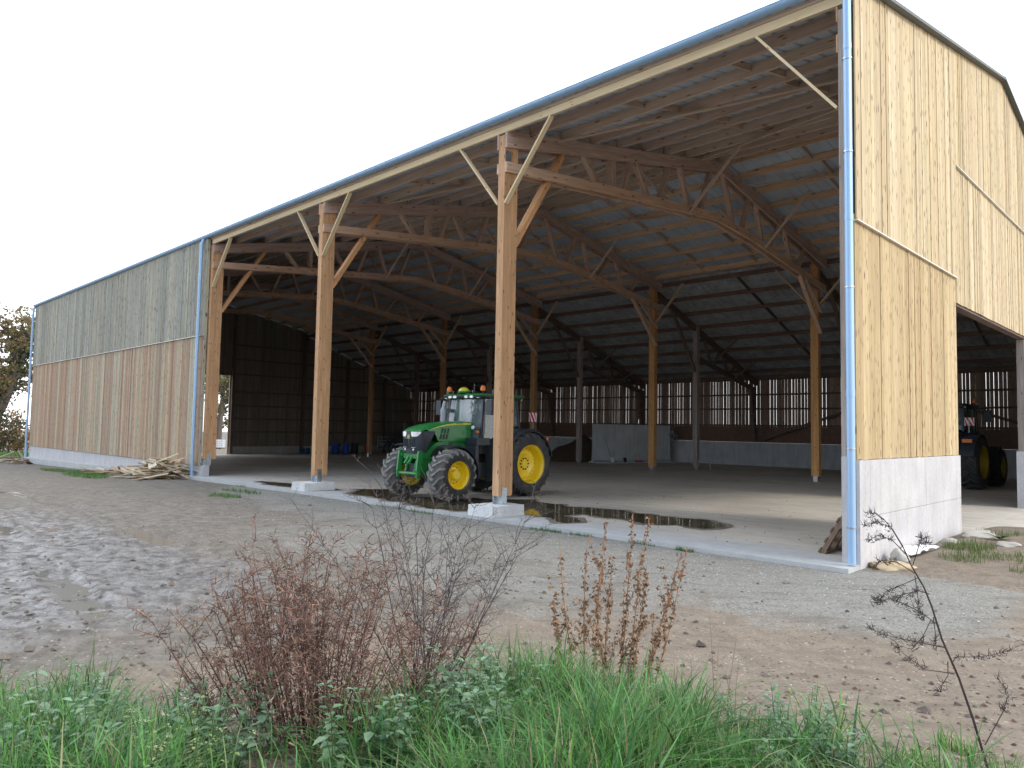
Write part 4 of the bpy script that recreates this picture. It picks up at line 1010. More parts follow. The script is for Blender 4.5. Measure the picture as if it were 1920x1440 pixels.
        mb.beam((s*1.0, 3.2, 1.95), (s*1.0, 3.2, 2.4), .03, .012, (0, 1, 0), mi=2); mb.build('warning_board', [M['white'], M['red'], M['steel']], T)
        mb = MB(); mb.box(min(s*.9, s*1.2), max(s*.9, s*1.2), 3.62, 3.70, 1.62, 1.74); mb.build('tail_light', M['amber'], T)
    # rear linkage
    mb = MB()
    for s in (1, -1): mb.beam((s*.35, 3.0, .75), (s*.42, 3.9, .55), .06, .12); mb.tube([(s*.3, 3.1, 1.4), (s*.42, 3.6, .6)], .03, 8)
    mb.box(-.35, .35, 3.0, 3.2, .7, 1.5); mb.build('rear_linkage', M['dark'], T)
    return T
tractor((-12.0, 1.2, 0), 0, 'green tractor with yellow rims parked just behind a front post, facing out of the barn')
RIM[0] = M['shaderim']
T2 = tractor((-4.0, 23.35, 0), math.pi-R(1), 'tractor coloured dark for the shade, seen from behind through the gable opening at the right edge', True); T2.scale = (1.09,)*3
# ------------------------------------------------------------------ things in and around the barn
# L-shaped concrete retaining wall with a heap behind it
A = Vector((-24.05, 23.85, 0)); B = Vector((-21.8, 29.0, 0)); L = (B-A).length; ang = math.atan2(B.y-A.y, B.x-A.x)
za = zs(-23)
t_ = empty('retaining_wall', (A.x, A.y, za), ang); tag(t_, 'freestanding grey concrete wall on a wide foot in the back of the barn', 'wall')
mb = MB()
x = 0
while x < L-.1:
    x1 = min(L, x+1.42); mb.prism([(-.06, .13), (-.10, .25), (-.055, .5), (-.045, 2.38), (.045, 2.38), (.055, .5), (.10, .25), (.06, .13)], lambda a, b, d: (d, a, b), x, x1-.006); x = x1
mb.build('wall_panel', M['concin'], t_)
mb = MB(); mb.prism([(-.55, 0), (-.55, .05), (-.1, .135), (.1, .135), (.42, .05), (.42, 0)], lambda a, b, d: (d, a, b), -.02, L+.02); mb.build('wall_foot', M['concin'], t_)
def leaning(name, label, cat, s, out, top, parts, rz):
    p = A+(B-A).normalized()*s; nrm = Vector((math.sin(ang), -math.cos(ang), 0))
    e = empty(name, (p.x+nrm.x*out, p.y+nrm.y*out, za+.06), ang+rz); tag(e, label, cat); return e
def tool(name, label, s, hl, rz, head):
    e = leaning(name, label, name, s, .72, hl, None, 0)
    mb = MB(); mb.tube([(0, 0, .10), (rz*.5, .3, hl*.55), (rz, .62, hl)], .022, 7); mb.build('handle', M['pale'] if head != 'shovel' else M['steel'], e, 50)
    if head == 'broom':
        mb = MB(); mb.box(-.28, .28, -.05, .05, .03, .12); mb.build('brush_head', M['red'], e)
    else:
        mb = MB(); mb.prism([(-.11, .30), (.11, .30), (.12, .08), (.07, .0), (-.07, .0), (-.12, .08)], lambda a, b, d: (a, d-.05+b*.3, b), -.006, .006); mb.build('blade', M['white'] if head == 'shovel' else M['dark'], e)
tool('shovel', 'pale shovel leaning on the left end of the concrete wall', 1.0, 1.55, -.25, 'shovel')
tool('rake', 'thin dark rake leaning on the concrete wall between shovel and broom', 1.9, 1.45, -.2, 'rake')
tool('broom', 'red-headed broom leaning on the middle of the concrete wall', 2.9, 1.35, -.3, 'broom')
mb = MB(); n = 26; k = 12                           # heap
for j in range(k+1):
    r_ = j/k
    for i in range(n):
        a = 2*math.pi*i/n; q = r_*(2.9+.5*mn.noise((math.cos(a)*1.5, math.sin(a)*1.5, 2))); x, y = q*math.cos(a)*1.1, q*math.sin(a)
        z = 1.75*(1-r_)**.9*(1+.25*mn.noise((x, y, 7)))+.12*mn.noise((x*3, y*3, 1))*(1-r_)-.02
        mb.v.append((x, y, z))
for j in range(k):
    for i in range(n): mb.face((j*n+i, j*n+(i+1) % n, (j+1)*n+(i+1) % n, (j+1)*n+i))
o = mb.build('wood_chip_heap', M['heap'], None, 60); o.location = (-26.9, 26.6, zs(-27)); tag(o, 'dark brown heap of loose material behind the concrete wall', 'heap', kind='stuff')
e = empty('trestle', (-15.75, 22.75, 0), .5); tag(e, 'small pale trestle beside a grey post near the back', 'trestle')
mb = MB(); mb.box(-.32, .32, -.06, .06, .42, .49); mb.build('top_rail', M['graywood'], e)
for sx in (-1, 1):
    for sy in (-1, 1):
        mb = MB(); mb.beam((sx*.26, sy*.03, .42), (sx*.32, sy*.2, 0), .05, .04); mb.build('leg', M['graywood'], e)
mb = MB()
for i in range(26):
    p = Vector((rng.gauss(0, .13), rng.gauss(0, .1), 1.2+rng.random()*1.0)); q = p+Vector((rng.gauss(0, .18), rng.gauss(0, .1), rng.gauss(-.1, .18))); mb.tube([p, (p+q)/2+Vector((0, 0, -.08)), q], .035, 5)
o = mb.build('net_bundle', M['steel'], None, 60); o.location = (-21.62, 29.05, 0); tag(o, 'crumpled grey net hanging at the right end of the concrete wall', 'net')

# drums, cans, rail cage, loader in the dark left back
def drum(x, y, mat, label, h=.88, r_=.29, band=None):
    e = empty('drum', (x, y, zs(x))); tag(e, label, 'drum', 'drums along the dark back')
    mb = MB(); pr = [(0, 0), (0, r_*.97), (.02, r_), (.28, r_), (.30, r_*1.03), (.32, r_), (.56, r_), (.58, r_*1.03), (.60, r_), (h-.02, r_), (h, r_*.97), (h-.02, r_*.93), (h-.02, 0)]
    mb.lathe(pr, (0, 0, 0), (0, 0, 1), 24); mb.build('barrel', mat, e, 40)
    mb = MB(); mb.lathe([(h-.02, .05), (h+.02, .05), (h+.02, 0)], (r_*.5, 0, 0), (0, 0, 1), 12); mb.build('cap', band or M['dark'], e, 40)
drum(-47.25, 20.25, M['blue'], 'blue drum right of the second front post, leftmost of the drums')
drum(-46.55, 20.75, M['blue'], 'second blue drum, close against the leftmost one')
drum(-46.8, 21.75, M['dark'], 'black drum with a red lid between the blue and red drums', band=M['red'])
drum(-46.3, 22.75, M['red'], 'red drum at the right of the row of drums')
for i, (x, y) in enumerate(((-49.75, 18.8), (-49.68, 19.25))):
    e = empty('jerrycan', (x, y, zs(x)), R(-50)); tag(e, ('left', 'right')[i]+' of two dark blue cans on the floor by the far board wall', 'jerrycan', 'blue cans by the far wall')
    mb = MB(); mb.prism([(-.14, 0), (.14, 0), (.14, .34), (.05, .44), (-.10, .44), (-.14, .40)], lambda a, b, d: (a, d, b), -.13, .13); mb.build('body', M['teal'], e)
    mb = MB(); mb.box(-.05, .05, -.134, -.131, .1, .32); mb.build('label_patch', M['white'], e); mb = MB(); mb.lathe([(0, .03), (.05, .03), (.05, 0)], (-.06, 0, .44), (0, 0, 1), 10); mb.build('cap', M['dark'], e)
e = empty('livestock_crate', (-45.3, 24.2, zs(-45)), R(38)); tag(e, 'grey railed metal crate in the dark beside the inner post', 'crate')
for z in (.45, .75, 1.05, 1.35):
    mb = MB()
    for y in (-.6, .6): mb.box(-.9, .9, y-.025, y+.025, z, z+.06)
    for x in (-.9, .9): mb.box(x-.025, x+.025, -.57, .57, z+.001, z+.059)
    mb.build('rail', M['steel'], e)
for sx in (-.9, .9):
    for sy in (-.6, .6): mb = MB(); mb.box(sx-.04, sx+.04, sy-.04, sy+.04, 0, 1.44); mb.build('corner_post', M['steel'], e)
mb = MB(); mb.box(-.88, .88, -.57, .57, .62, .90); mb.build('side_panel', M['steel'], e)
e = empty('loader', (-42.3, 24.6, zs(-42)), R(-55)); tag(e, 'dark old loader with a teal cab in the shade behind the green tractor', 'loader')
mb = MB(); mb.box(-.45, .45, -1.4, 1.5, .55, 1.25); mb.box(-.4, .4, -1.9, -.5, 1.0, 1.55); mb.build('body', M['dark'], e)
mb = MB()
for sx in (-.7, .7):
    for y in (-.3, 1.1): mb.box(sx-.04, sx+.04, y-.04, y+.04, 1.2, 2.3)
mb.box(-.8, .8, -.4, 1.2, 2.3, 2.42); mb.build('cab_frame', M['dark'], e)
for q in ((-.69, -.26, .69, -.26), (.71, -.25, .71, 1.05), (-.71, -.25, -.71, 1.05)):
    mb = MB(); mb.add([(q[0], q[1], 1.3), (q[2], q[3], 1.3), (q[2], q[3], 2.28), (q[0], q[1], 2.28)], [(0, 1, 2, 3)]); mb.build('cab_window', M['glass'], e)
for sx in (-1, 1):
    for y, r_ in ((-1.2, .5), (.95, .68)):
        mb = MB(); w2 = .2; mb.lathe([(-w2, r_*.5), (-w2, r_*.9), (-w2*.8, r_), (w2*.8, r_), (w2, r_*.9), (w2, r_*.5), (w2*.5, r_*.45), (w2*.5, 0)], (sx*.85, y, r_), (sx, 0, 0), 24); mb.build('wheel', M['rubber'], e, 40)
mb = MB()
for sx in (-.55, .55): mb.beam((sx, .8, 1.9), (sx, -2.0, 1.5), .1, .16); mb.beam((sx, -2.0, 1.5), (sx, -2.6, .5), .1, .16)
mb.build('loader_arm', M['dark'], e)
mb = MB(); mb.tube([(.3, -1.0, 1.5), (.3, -1.0, 2.55)], .05, 10); mb.build('exhaust', M['steel'], e, 40)

# tank in its cage beyond the far doorway
zt_ = zg(-89.6, 29.5)
e = empty('water_tank', (-89.6, 29.5, zt_), R(-45)); tag(e, 'white plastic tank in a wire cage seen through the far doorway', 'tank')
mb = MB(); mb.box(-.5, .5, -.55, .55, .18, 1.15); mb.build('tank_body', M['white'], e)
mb = MB()
for z in (.2, .45, .7, .95, 1.18):
    for y in (-.58, .58): mb.tube([(-.53, y, z), (.53, y, z)], .02, 5)
    for x in (-.53, .53): mb.tube([(x, -.58, z), (x, .58, z)], .02, 5)
for q in np.linspace(-.53, .53, 5):
    for s in (-1, 1): mb.tube([(q, s*.58, .15), (q, s*.58, 1.2)], .02, 5); mb.tube([(s*.53, q, .15), (s*.53, q, 1.2)], .02, 5)
mb.build('wire_cage', M['galv'], e); mb = MB()
for y in (-.45, 0, .45): mb.box(-.55, .55, y-.05, y+.05, 0, .14)
mb.build('pallet_base', M['pallet'], e)

# pallet leaning inside the corner
e = empty('pallet', (-.87, .62, 0.0), 0); e.rotation_euler = (0, R(29.5), 0); tag(e, 'weathered wooden pallet leaning against the inside of the corner wall', 'pallet')
for y in (.045, .40, .755):
    mb = MB(); mb.box(-.015, .065, y-.045, y+.045, .0, 1.2); mb.build('stringer', M['pallet'], e)
for i, z in enumerate((.05, .25, .45, .65, .85, 1.05, 1.16)):
    mb = MB(); mb.box(-.036, -.016, -.02, .82, z-.045, z+.045, jit((1, 1, 1), .2)); mb.build('slat', M['pallet'], e)
for z in (.05, .6, 1.15):
    mb = MB(); mb.box(.066, .086, -.02, .82, z-.05, z+.05, jit((1, 1, 1), .2)); mb.build('slat', M['pallet'], e)

# heaps of scrap boards
SC = [(.62, .50, .32), (.55, .42, .26), (.42, .29, .18), (.66, .58, .42), (.36, .26, .18), (.5, .44, .34), (.70, .62, .46)]
def plank(x, y, z, l, wd, th, rz, ry, c, rx=0., label=None, group=None):
    mb = MB(); mb.box(-l/2, l/2, -wd/2, wd/2, -th/2, th/2, c); o = mb.build('scrap_plank', M['scrap']); o.location = (x, y, z); o.rotation_euler = (rx, ry, rz)
    tag(o, label, 'plank', group); return o
lab = 'broken board lying in the heap of scrap beside the left downpipe'
for i in range(200):
    q = rng.random(); x = -24.9-abs(rng.gauss(0, 2.5)) if q < .85 else rng.uniform(-33.5, -27)
    hmax = .72*math.exp(-((x+26.0)/1.7)**2)+.3*math.exp(-((x+28.6)/2.4)**2); y = -.85+rng.gauss(0, .36); lv = rng.random()
    l = rng.uniform(.5, 2.2); k = max(0, 1-abs(y+.65)/.9)
    z = zg(x, y)+.05+hmax*k*lv; rz = rng.choice([rng.gauss(.05, .35), rng.uniform(0, 3.1)])
    plank(x, y, z, l, rng.uniform(.06, .17), rng.uniform(.018, .035), rz, rng.gauss(0, .16), jit(rng.choice(SC), .12), rng.gauss(0, .3), lab, 'scrap boards by the left downpipe')
plank(-26.0, -.95, .46, 2.8, .13, .03, .12, R(-13), (.72, .64, .46), .5, 'longest pale board sticking up across the scrap heap by the downpipe', 'scrap boards by the left downpipe')
plank(-25.6, -1.35, .36, 1.3, .30, .022, -.3, R(7), (.62, .56, .42), .55, 'broad pale panel offcut on the near side of the scrap heap', 'scrap boards by the left downpipe')
plank(-27.4, -1.35, .02, 3.0, .12, .03, -.08, R(1.5), (.60, .50, .36), .1, 'long flat board stretching left at the foot of the scrap heap', 'scrap boards by the left downpipe')
lab = 'broken board in the small rubble heap at the far left corner of the barn'
for i in range(24):
    x = -49.2+rng.gauss(0, 1.1); y = -1.0+rng.gauss(0, .35); h_ = .45*math.exp(-((x+49.2)/1.2)**2)*rng.random()
    plank(x, y, zg(x, y)+.04+h_, rng.uniform(.35, 1.1), rng.uniform(.08, .22), rng.uniform(.02, .08), rng.uniform(0, 3), rng.gauss(0, .2), jit(rng.choice([(.30, .2, .14), (.26, .18, .13), (.62, .5, .36), (.2, .14, .1)]), .1), rng.gauss(0, .3), lab, 'rubble boards at the far corner')

# stones and sheet along the foot of the gable wall
def rock(name, label, cat, x, y, sx, sy, sz, mat, rz=0, seed=0., zo=0.):
    bm = bmesh.new(); bmesh.ops.create_icosphere(bm, subdivisions=3, radius=1)
    for v in bm.verts:
        n_ = mn.noise(v.co*1.3+Vector((seed, seed, 0)))*.32+mn.noise(v.co*3.1+Vector((seed, 0, 1)))*.12; v.co *= 1+n_; v.co.x *= sx; v.co.y *= sy; v.co.z *= sz
    me = bpy.data.meshes.new(name); bm.to_mesh(me); bm.free(); me.materials.append(mat)
    me.polygons.foreach_set('use_smooth', [True]*len(me.polygons)); me.set_sharp_from_angle(angle=R(35))
    at = me.attributes.new('tint', 'FLOAT_COLOR', 'FACE'); at.data.foreach_set('color', [1.]*4*len(me.polygons))
    o = bpy.data.objects.new(name, me); col.objects.link(o); o.location = (x, y, zg(x, y)+sz*.35+zo); o.rotation_euler = (0, 0, rz); tag(o, label, cat); return o
rock('stone', 'flat tan sandstone block at the foot of the gable corner', 'stone', .32, .40, .30, .20, .09, M['tanstone'], .3, 1, -.02)
rock('stone', 'rounded grey stone against the concrete gable wall', 'stone', .24, 1.05, .15, .22, .15, M['stone'], .4, 5)
rock('stone', 'small pale stone right of the white sheet by the gable wall', 'stone', .35, 3.55, .14, .16, .10, M['stone'], .2, 9)
rock('stone', 'large flat grey slab of stone at the edge of the gable opening', 'stone', .50, 4.95, .30, .55, .07, M['stone'], .1, 13, -.03)
rock('stone', 'low stone half buried in the earth beside the broad-leaved plant', 'stone', 1.15, 4.0, .2, .18, .07, M['stone'], .6, 17, -.02)
mb = MB(); n = 12
for j in range(n+1):
    for i in range(6):
        y = 1.55+1.25*j/n; x = .05+.30*i/5; mb.v.append((x+.05*mn.noise((j*.7, i*.9, 3)), y, zg(x, y)+.10*(1-i/5)+.05+.07*mn.noise((x*6, y*4, 5))))
for j in range(n):
    for i in range(5): mb.face((j*6+i, j*6+i+1, j*6+i+7, j*6+i+6))
o = mb.build('plastic_sheet', M['white'], None, 60); tag(o, 'crumpled white plastic sheet along the foot of the gable wall', 'sheet')
# length of ribbed drain pipe in the weeds
px_, py_ = W(5.0, -.60); e = empty('drain_pipe', (px_, py_, zg(px_, py_)+.05), math.atan2(RT.y, RT.x)+.1); tag(e, 'short length of black ribbed drain pipe half hidden by weeds', 'pipe')
mb = MB(); pr = []
for i in range(26): pr.append((i*.0105-.12, .085 if i % 2 else .068))
for r_ in (0,):
    mb.lathe(pr, (0, 0, .02), (1, 0, 0), 20); mb.lathe([(p[0], p[1]-.008) for p in pr], (0, 0, .02), (1, 0, 0), 20)
mb.build('ribbed_wall', M['black'], e)
# ------------------------------------------------------------------ planting
npr = np.random.default_rng(5)
def blades(name, P, H, Wd, bend, cols, label=None):
    """one mesh of curved grass blades: P (n,3), H heights, Wd widths"""
    n = len(P); az = npr.uniform(0, 2*np.pi, n); dx, dy = np.cos(az), np.sin(az); fx, fy = -dy, dx
    ts = [0, .35, .7, 1.]; V = np.zeros((n, 7, 3)); bd = npr.uniform(*bend, n)
    k = 0
    for t_ in ts:
        cx = P[:, 0]+dx*H*bd*t_**2; cy = P[:, 1]+dy*H*bd*t_**2; cz = P[:, 2]-.02+H*(t_-.42*bd*t_**2*np.minimum(1, bd))
        if t_ < 1:
            ww = Wd*(1-t_*.55)*.5
            V[:, k] = np.stack([cx-fx*ww, cy-fy*ww, cz], 1); V[:, k+1] = np.stack([cx+fx*ww, cy+fy*ww, cz], 1); k += 2
        else: V[:, k] = np.stack([cx, cy, cz], 1)
    base = (np.arange(n)*7)[:, None]
    q1 = base+np.array([0, 1, 3, 2]); q2 = base+np.array([2, 3, 5, 4]); tr = base+np.array([4, 5, 6])
    me = bpy.data.meshes.new(name); faces = np.concatenate([q1, q2]).tolist()+tr.tolist()
    me.from_pydata(V.reshape(-1, 3).tolist(), [], faces); me.materials.append(M['grass'])
    ci = npr.integers(0, len(cols), n); C = np.array(cols)[ci]*npr.uniform(.45, 1.25, (n, 1))*np.array([[.85, 1., .95]]); C = np.concatenate([C, np.ones((n, 1))], 1)
    at = me.attributes.new('tint', 'FLOAT_COLOR', 'FACE'); at.data.foreach_set('color', np.concatenate([C, C, C]).ravel().astype('f'))
    o = bpy.data.objects.new(name, me); col.objects.link(o); tag(o, label, 'grass', kind='stuff'); return o
GC = [(.10, .24, .045), (.13, .29, .06), (.07, .19, .035), (.16, .30, .08), (.12, .26, .05), (.20, .24, .10), (.07, .20, .06), (.08, .22, .07), (.34, .27, .15)]
def dens(d, s):
    u = s/d; px = 960+1376*u                     # bearing across the view
    n_ = mn.noise((d*1.1, s*1.1, 3.))*.5+mn.noise((d*3, s*3, 9.))*.3
    far = np.interp(px, [-200, 60, 250, 330, 430, 520, 800, 880, 1000, 1250, 1330, 1480, 1600, 1750, 2100], [5.0, 5.15, 5.05, 4.45, 3.8, 4.0, 4.5, 5.1, 5.3, 5.1, 4.55, 4.2, 3.8, 3.6, 3.5])
    amt = np.interp(px, [-200, 60, 250, 340, 440, 560, 760, 880, 1300, 1420, 1650, 2100], [.8, 1, 1, .3, .1, .12, .35, 1, 1, .6, .36, .18])
    return amt*(1-sm(far-.35, far+.12, d+n_*.5)) * (1 if n_ > -.28 else .45)
P = []; 
while len(P) < 19000:
    d = rng.uniform(2.7, 5.6); s = rng.uniform(-.85, .85)*d
    if rng.random() < dens(d, s)*(.5+.5*(d/5.6))*(1 if mn.noise((d*2.4, s*2.4, 21.)) > -.08 else .25): x, y = W(d, s); P.append((x, y, zgn(x, y)))
P = np.array(P); n = len(P); clump = np.array([.55+.9*max(0, mn.noise((p[0]*1.6, p[1]*1.6, 7.))+.35) for p in P])
blades('grass', P, npr.uniform(.15, .46, n)*np.clip(clump, .5, 1.35), npr.uniform(.005, .011, n), (.15, 1.15), GC, 'rank green grass along the bottom edge of the picture')
k_ = npr.choice(n, 2600, replace=False)
blades('broad_grass', P[k_], npr.uniform(.22, .55, 2600)*np.clip(clump[k_], .5, 1.25), npr.uniform(.011, .020, 2600), (.5, 1.5), [(.095, .20, .06), (.13, .25, .085), (.075, .16, .05), (.16, .26, .10), (.055, .13, .045)], 'broad arching grass leaves among the finer grass')
k_ = npr.choice(n, 1300, replace=False)
blades('dead_thatch', P[k_]+npr.normal(0, .05, (1300, 3))*np.array([1, 1, 0]), npr.uniform(.1, .4, 1300), npr.uniform(.004, .008, 1300), (.7, 1.6), [(.42, .34, .2), (.34, .25, .14), (.26, .18, .11), (.5, .42, .27)], 'dead straw and thatch tangled in the grass')
# short turf patches and tufts
P = []
def turf(cx, cy, rx, ry, n_, hz=0):
    for _ in range(n_):
        a = rng.uniform(0, 6.28); q = math.sqrt(rng.random()); x, y = cx+rx*q*math.cos(a), cy+ry*q*math.sin(a)
        if mn.noise((x*1.5, y*1.5, 2)) > -.25: P.append((x, y, zgn(x, y)))
for a in ((-34, -1.9, 5.0, .55, 2600), (-29.5, -2.6, 2.6, .5, 1100), (-16.4, -2.6, .8, .35, 350), (-17.5, -1.6, 1.2, .3, 220)): turf(*a)
P1 = np.array(P); n = len(P1)
blades('turf', P1, npr.uniform(.06, .16, n), npr.uniform(.01, .02, n), (.1, .7), [(.10, .22, .04), (.12, .25, .05), (.15, .22, .07)], 'short green turf in front of the boarded left wall')
P = []
for a in ((-2.6, -.62, .28, .07, 260), (-5.9, -.66, .45, .08, 220), (-5.0, -.62, .3, .06, 120), (-9.9, -.7, .5, .1, 160), (-3.6, -.6, .3, .05, 90), (-11.2, -.62, .7, .08, 120), (-19.5, -.62, .6, .06, 90)): turf(*a)
P1 = np.array(P); n = len(P1)
blades('edge_grass', P1, npr.uniform(.04, .12, n), npr.uniform(.006, .012, n), (.1, .8), [(.09, .20, .04), (.12, .22, .06)], 'low grass tufts growing along the edge of the concrete floor')
P = []
for a in ((.75, 3.1, .4, .6, 620), (1.0, 1.7, .4, .35, 300), (1.5, 2.3, .7, .45, 420), (2.6, 3.4, .6, .4, 260), (2.4, 1.9, .5, .3, 160), (1.3, 5.2, .9, .35, 420), (2.2, 4.6, .7, .3, 220), (.7, 1.0, .12, .15, 160), (2.1, 2.9, .3, .2, 110), (2.0, 1.1, .3, .15, 120), (1.9, 3.6, .25, .15, 120)): turf(*a)
P1 = np.array(P); n = len(P1)
blades('bank_grass', P1, npr.uniform(.06, .20, n), npr.uniform(.006, .012, n), (.1, .9), [(.16, .22, .055), (.12, .18, .045), (.19, .22, .08), (.24, .2, .1)], 'yellow-green grass tufts on the earth beside the gable wall')
P = []
x, y = W(4.05, 2.2); turf(x, y, .16, .12, 150); x, y = W(4.6, 2.75); turf(x, y, .12, .1, 90); x, y = W(4.0, 2.6); turf(x, y, .3, .25, 160)
P1 = np.array(P); n = len(P1)
blades('near_tufts', P1, npr.uniform(.06, .18, n), npr.uniform(.006, .01, n), (.2, .9), [(.17, .30, .06), (.13, .26, .05)], 'small grass tufts on bare earth at the lower right')

# loose stones, clods and litter
def lumps(name, pts, mat, label, cols):
    mb = MB()
    for x, y, s in pts:
        z = zgn(x, y); b = len(mb.v); a0 = rng.random()*6
        for k in range(4): mb.v.append((x+s*math.cos(a0+1.57*k)*rng.uniform(.6, 1.1), y+s*math.sin(a0+1.57*k)*rng.uniform(.6, 1.1), z+s*rng.uniform(-.05, .25)))
        mb.v.append((x+s*rng.uniform(-.3, .3), y+s*rng.uniform(-.3, .3), z+s*rng.uniform(.45, .8))); c = jit(rng.choice(cols), .25)
        for k in range(4): mb.face((b+k, b+(k+1) % 4, b+4), None, c)
    o = mb.build(name, mat, recalc=False); tag(o, label, 'stones', kind='stuff')
M['pebble'] = plain('pebble', (1, 1, 1), .85, 0, .15, 20)
pts = []
for _ in range(5200):
    x = rng.uniform(-16, 2.2); y = -.6-abs(rng.gauss(0, 2.3))
    if rng.random() < sm(-7, -.8, y+.02*x): pts.append((x, y, rng.uniform(.006, .017)*(1+.5*(rng.random() < .05))))
lumps('gravel', pts, M['pebble'], 'loose grey gravel along the front of the concrete floor', [(.34, .33, .30), (.26, .25, .22), (.46, .45, .42), (.2, .19, .17)])
pts = []
for _ in range(1500):
    d = 4.5+abs(rng.gauss(0, 5)); s = rng.uniform(-.75, .75)*d; x, y = W(d, s)
    if y < -1.2 and (x < -1.5 or rng.random() < .35): pts.append((x, y, rng.uniform(.012, .045)*(1 if rng.random() < .9 else 1.7)))
lumps('clods', pts, M['pebble'], 'clods of dark mud strewn over the yard', [(.10, .08, .065), (.13, .105, .085), (.08, .065, .055), (.17, .145, .12)])
pts = []
for _ in range(900):
    d = rng.uniform(3.0, 6.3); s = rng.choice([rng.uniform(.25, .75), rng.uniform(-.8, -.15)])*d
    x, y = W(d, s); pts.append((x, y, rng.uniform(.008, .03)))
lumps('leaf_litter', pts, M['dry'], 'dark dead leaves and bits on the earth behind the grass', [(.12, .07, .045), (.2, .12, .07), (.08, .055, .04), (.15, .11, .08), (.24, .23, .2)])

pts = []
for _ in range(900):
    x = rng.uniform(-22, -.6); y = .4+abs(rng.gauss(0, 4.5))
    if y < 17 and mn.noise((x*.5, y*1.2, 3)) > -.05: pts.append((x, y, rng.uniform(.006, .03)*(1 if rng.random() < .93 else 1.6)))
zg_, zgn_ = zg, zgn
zgn = lambda x, y: zs(x)
lumps('floor_crumbs', pts, M['pebble'], 'dried mud crumbs scattered over the barn floor', [(.16, .12, .085), (.12, .09, .07), (.22, .175, .13)])
zgn = zgn_

# ---- dead shrubs and stalks
def curl(mb, p, s, c):
    d = Vector((rng.gauss(0, .7), rng.gauss(0, .7), rng.uniform(-.1, 1.4))).normalized(); w_ = Vector((rng.gauss(0, 1), rng.gauss(0, 1), rng.gauss(0, 1))).cross(d).normalized()*s*.055; q = w_.cross(d).normalized()
    b = len(mb.v); n = 4
    for i in range(n):
        a = i/(n-1); pt = p+d*s*a+q*math.sin(a*4.2)*s*.28; mb.v += [tuple(pt-w_*(1-a*.6)), tuple(pt+w_*(1-a*.6))]
    for i in range(n-1): mb.face((b+2*i, b+2*i+1, b+2*i+3, b+2*i+2), None, c)
def stemgrow(p, d, L, n, wig, grav=0.):
    pts = [p.copy()]; dd = d.normalized()
    for i in range(n):
        dd = (dd+Vector((rng.gauss(0, wig), rng.gauss(0, wig), rng.gauss(0, wig*.6)-grav))).normalized(); pts.append(pts[-1]+dd*(L/n))
    return pts
def willow_shrub():
    x, y = W(4.0, -1.02); e = empty('dead_shrub', (x, y, zg(x, y))); tag(e, 'dense dead shrub with curled red-brown seed heads left of centre in the foreground', 'dead shrub')
    st = MB(); cu = MB()
    RB = [(.165, .092, .07), (.21, .12, .09), (.125, .075, .06), (.26, .16, .115), (.10, .065, .052)]
    for i in range(70):
        lat = rng.gauss(0, .30); dep = rng.gauss(0, .18); p = Vector((0, 0, 0))+Vector((RT.x*lat*.5+FW.x*dep*.6, RT.y*lat*.5+FW.y*dep*.6, -.02)); d = Vector((RT.x*lat+FW.x*dep, RT.y*lat+FW.y*dep, 1))
        L = rng.uniform(.75, 1.15)*(1-.25*abs(lat)); pts = stemgrow(p, d, L, 9, .07); st.tube(pts, [.005*(1-.75*k/9) for k in range(10)], 4, jit((.10, .055, .045), .2), cap=False)
        for k in range(2, 10):
            if rng.random() < .75 and k > 3:
                bd = Vector((rng.gauss(0, 1), rng.gauss(0, 1), rng.uniform(.3, 1.6))).normalized(); bp = stemgrow(pts[k], bd, rng.uniform(.1, .26), 4, .16); st.tube(bp, [.0026, .0023, .002, .0016, .001], 3, jit((.15, .075, .055), .2), cap=False)
                for q in bp:
                    for _ in range(3): curl(cu, q+Vector((rng.gauss(0, .012), rng.gauss(0, .012), rng.gauss(0, .012))), rng.uniform(.025, .06), jit(rng.choice(RB), .2))
            for _ in range(4 if k > 3 else 2): curl(cu, pts[k]+Vector((rng.gauss(0, .02), rng.gauss(0, .02), rng.gauss(0, .03))), rng.uniform(.03, .07), jit(rng.choice(RB), .2))
    # mass of dead brown material low in the shrub
    for i in range(1500):
        p = Vector((rng.gauss(0, .24), rng.gauss(0, .2), abs(rng.gauss(.22, .18)))); curl(cu, p, rng.uniform(.03, .08), jit(rng.choice(RB+[(.12, .07, .05), (.3, .2, .13)]), .25))
    st.build('stem', M['dry'], e, recalc=False); cu.build('dry_seeds_leaves', M['dry'], e, recalc=False)  # curled seed heads and dead leaves in one mesh
willow_shrub()
def side_tuft(d_, s_, label, n_=9, h=.7, lean=0., colr=((.16, .085, .065), (.24, .13, .09))):
    x, y = W(d_, s_); e = empty('dead_stalks', (x, y, zg(x, y))); tag(e, label, 'dead stalks'); st = MB(); cu = MB()
    for i in range(n_):
        p = Vector((rng.gauss(0, .06), rng.gauss(0, .06), -.02)); d = Vector((rng.gauss(0, .22)+RT.x*lean, rng.gauss(0, .22)+RT.y*lean, 1)); pts = stemgrow(p, d, h*rng.uniform(.6, 1.1), 8, .08, .02)
        st.tube(pts, [.0042*(1-.7*k/8) for k in range(9)], 4, jit((.12, .08, .06), .2), cap=False)
        for k in range(3, 9):
            for _ in range(3): curl(cu, pts[k]+Vector((rng.gauss(0, .015), rng.gauss(0, .015), rng.gauss(0, .02))), rng.uniform(.02, .055), jit(rng.choice(colr), .2))
    st.build('stem', M['dry'], e, recalc=False); cu.build('dry_seeds_leaves', M['dry'], e, recalc=False)
side_tuft(4.6, -1.72, 'thin curled dead stalks at the left side of the red-brown shrub', 9, .62, -.12)
side_tuft(4.4, -1.45, 'short dead stalks close against the left foot of the red-brown shrub', 12, .5, -.05)
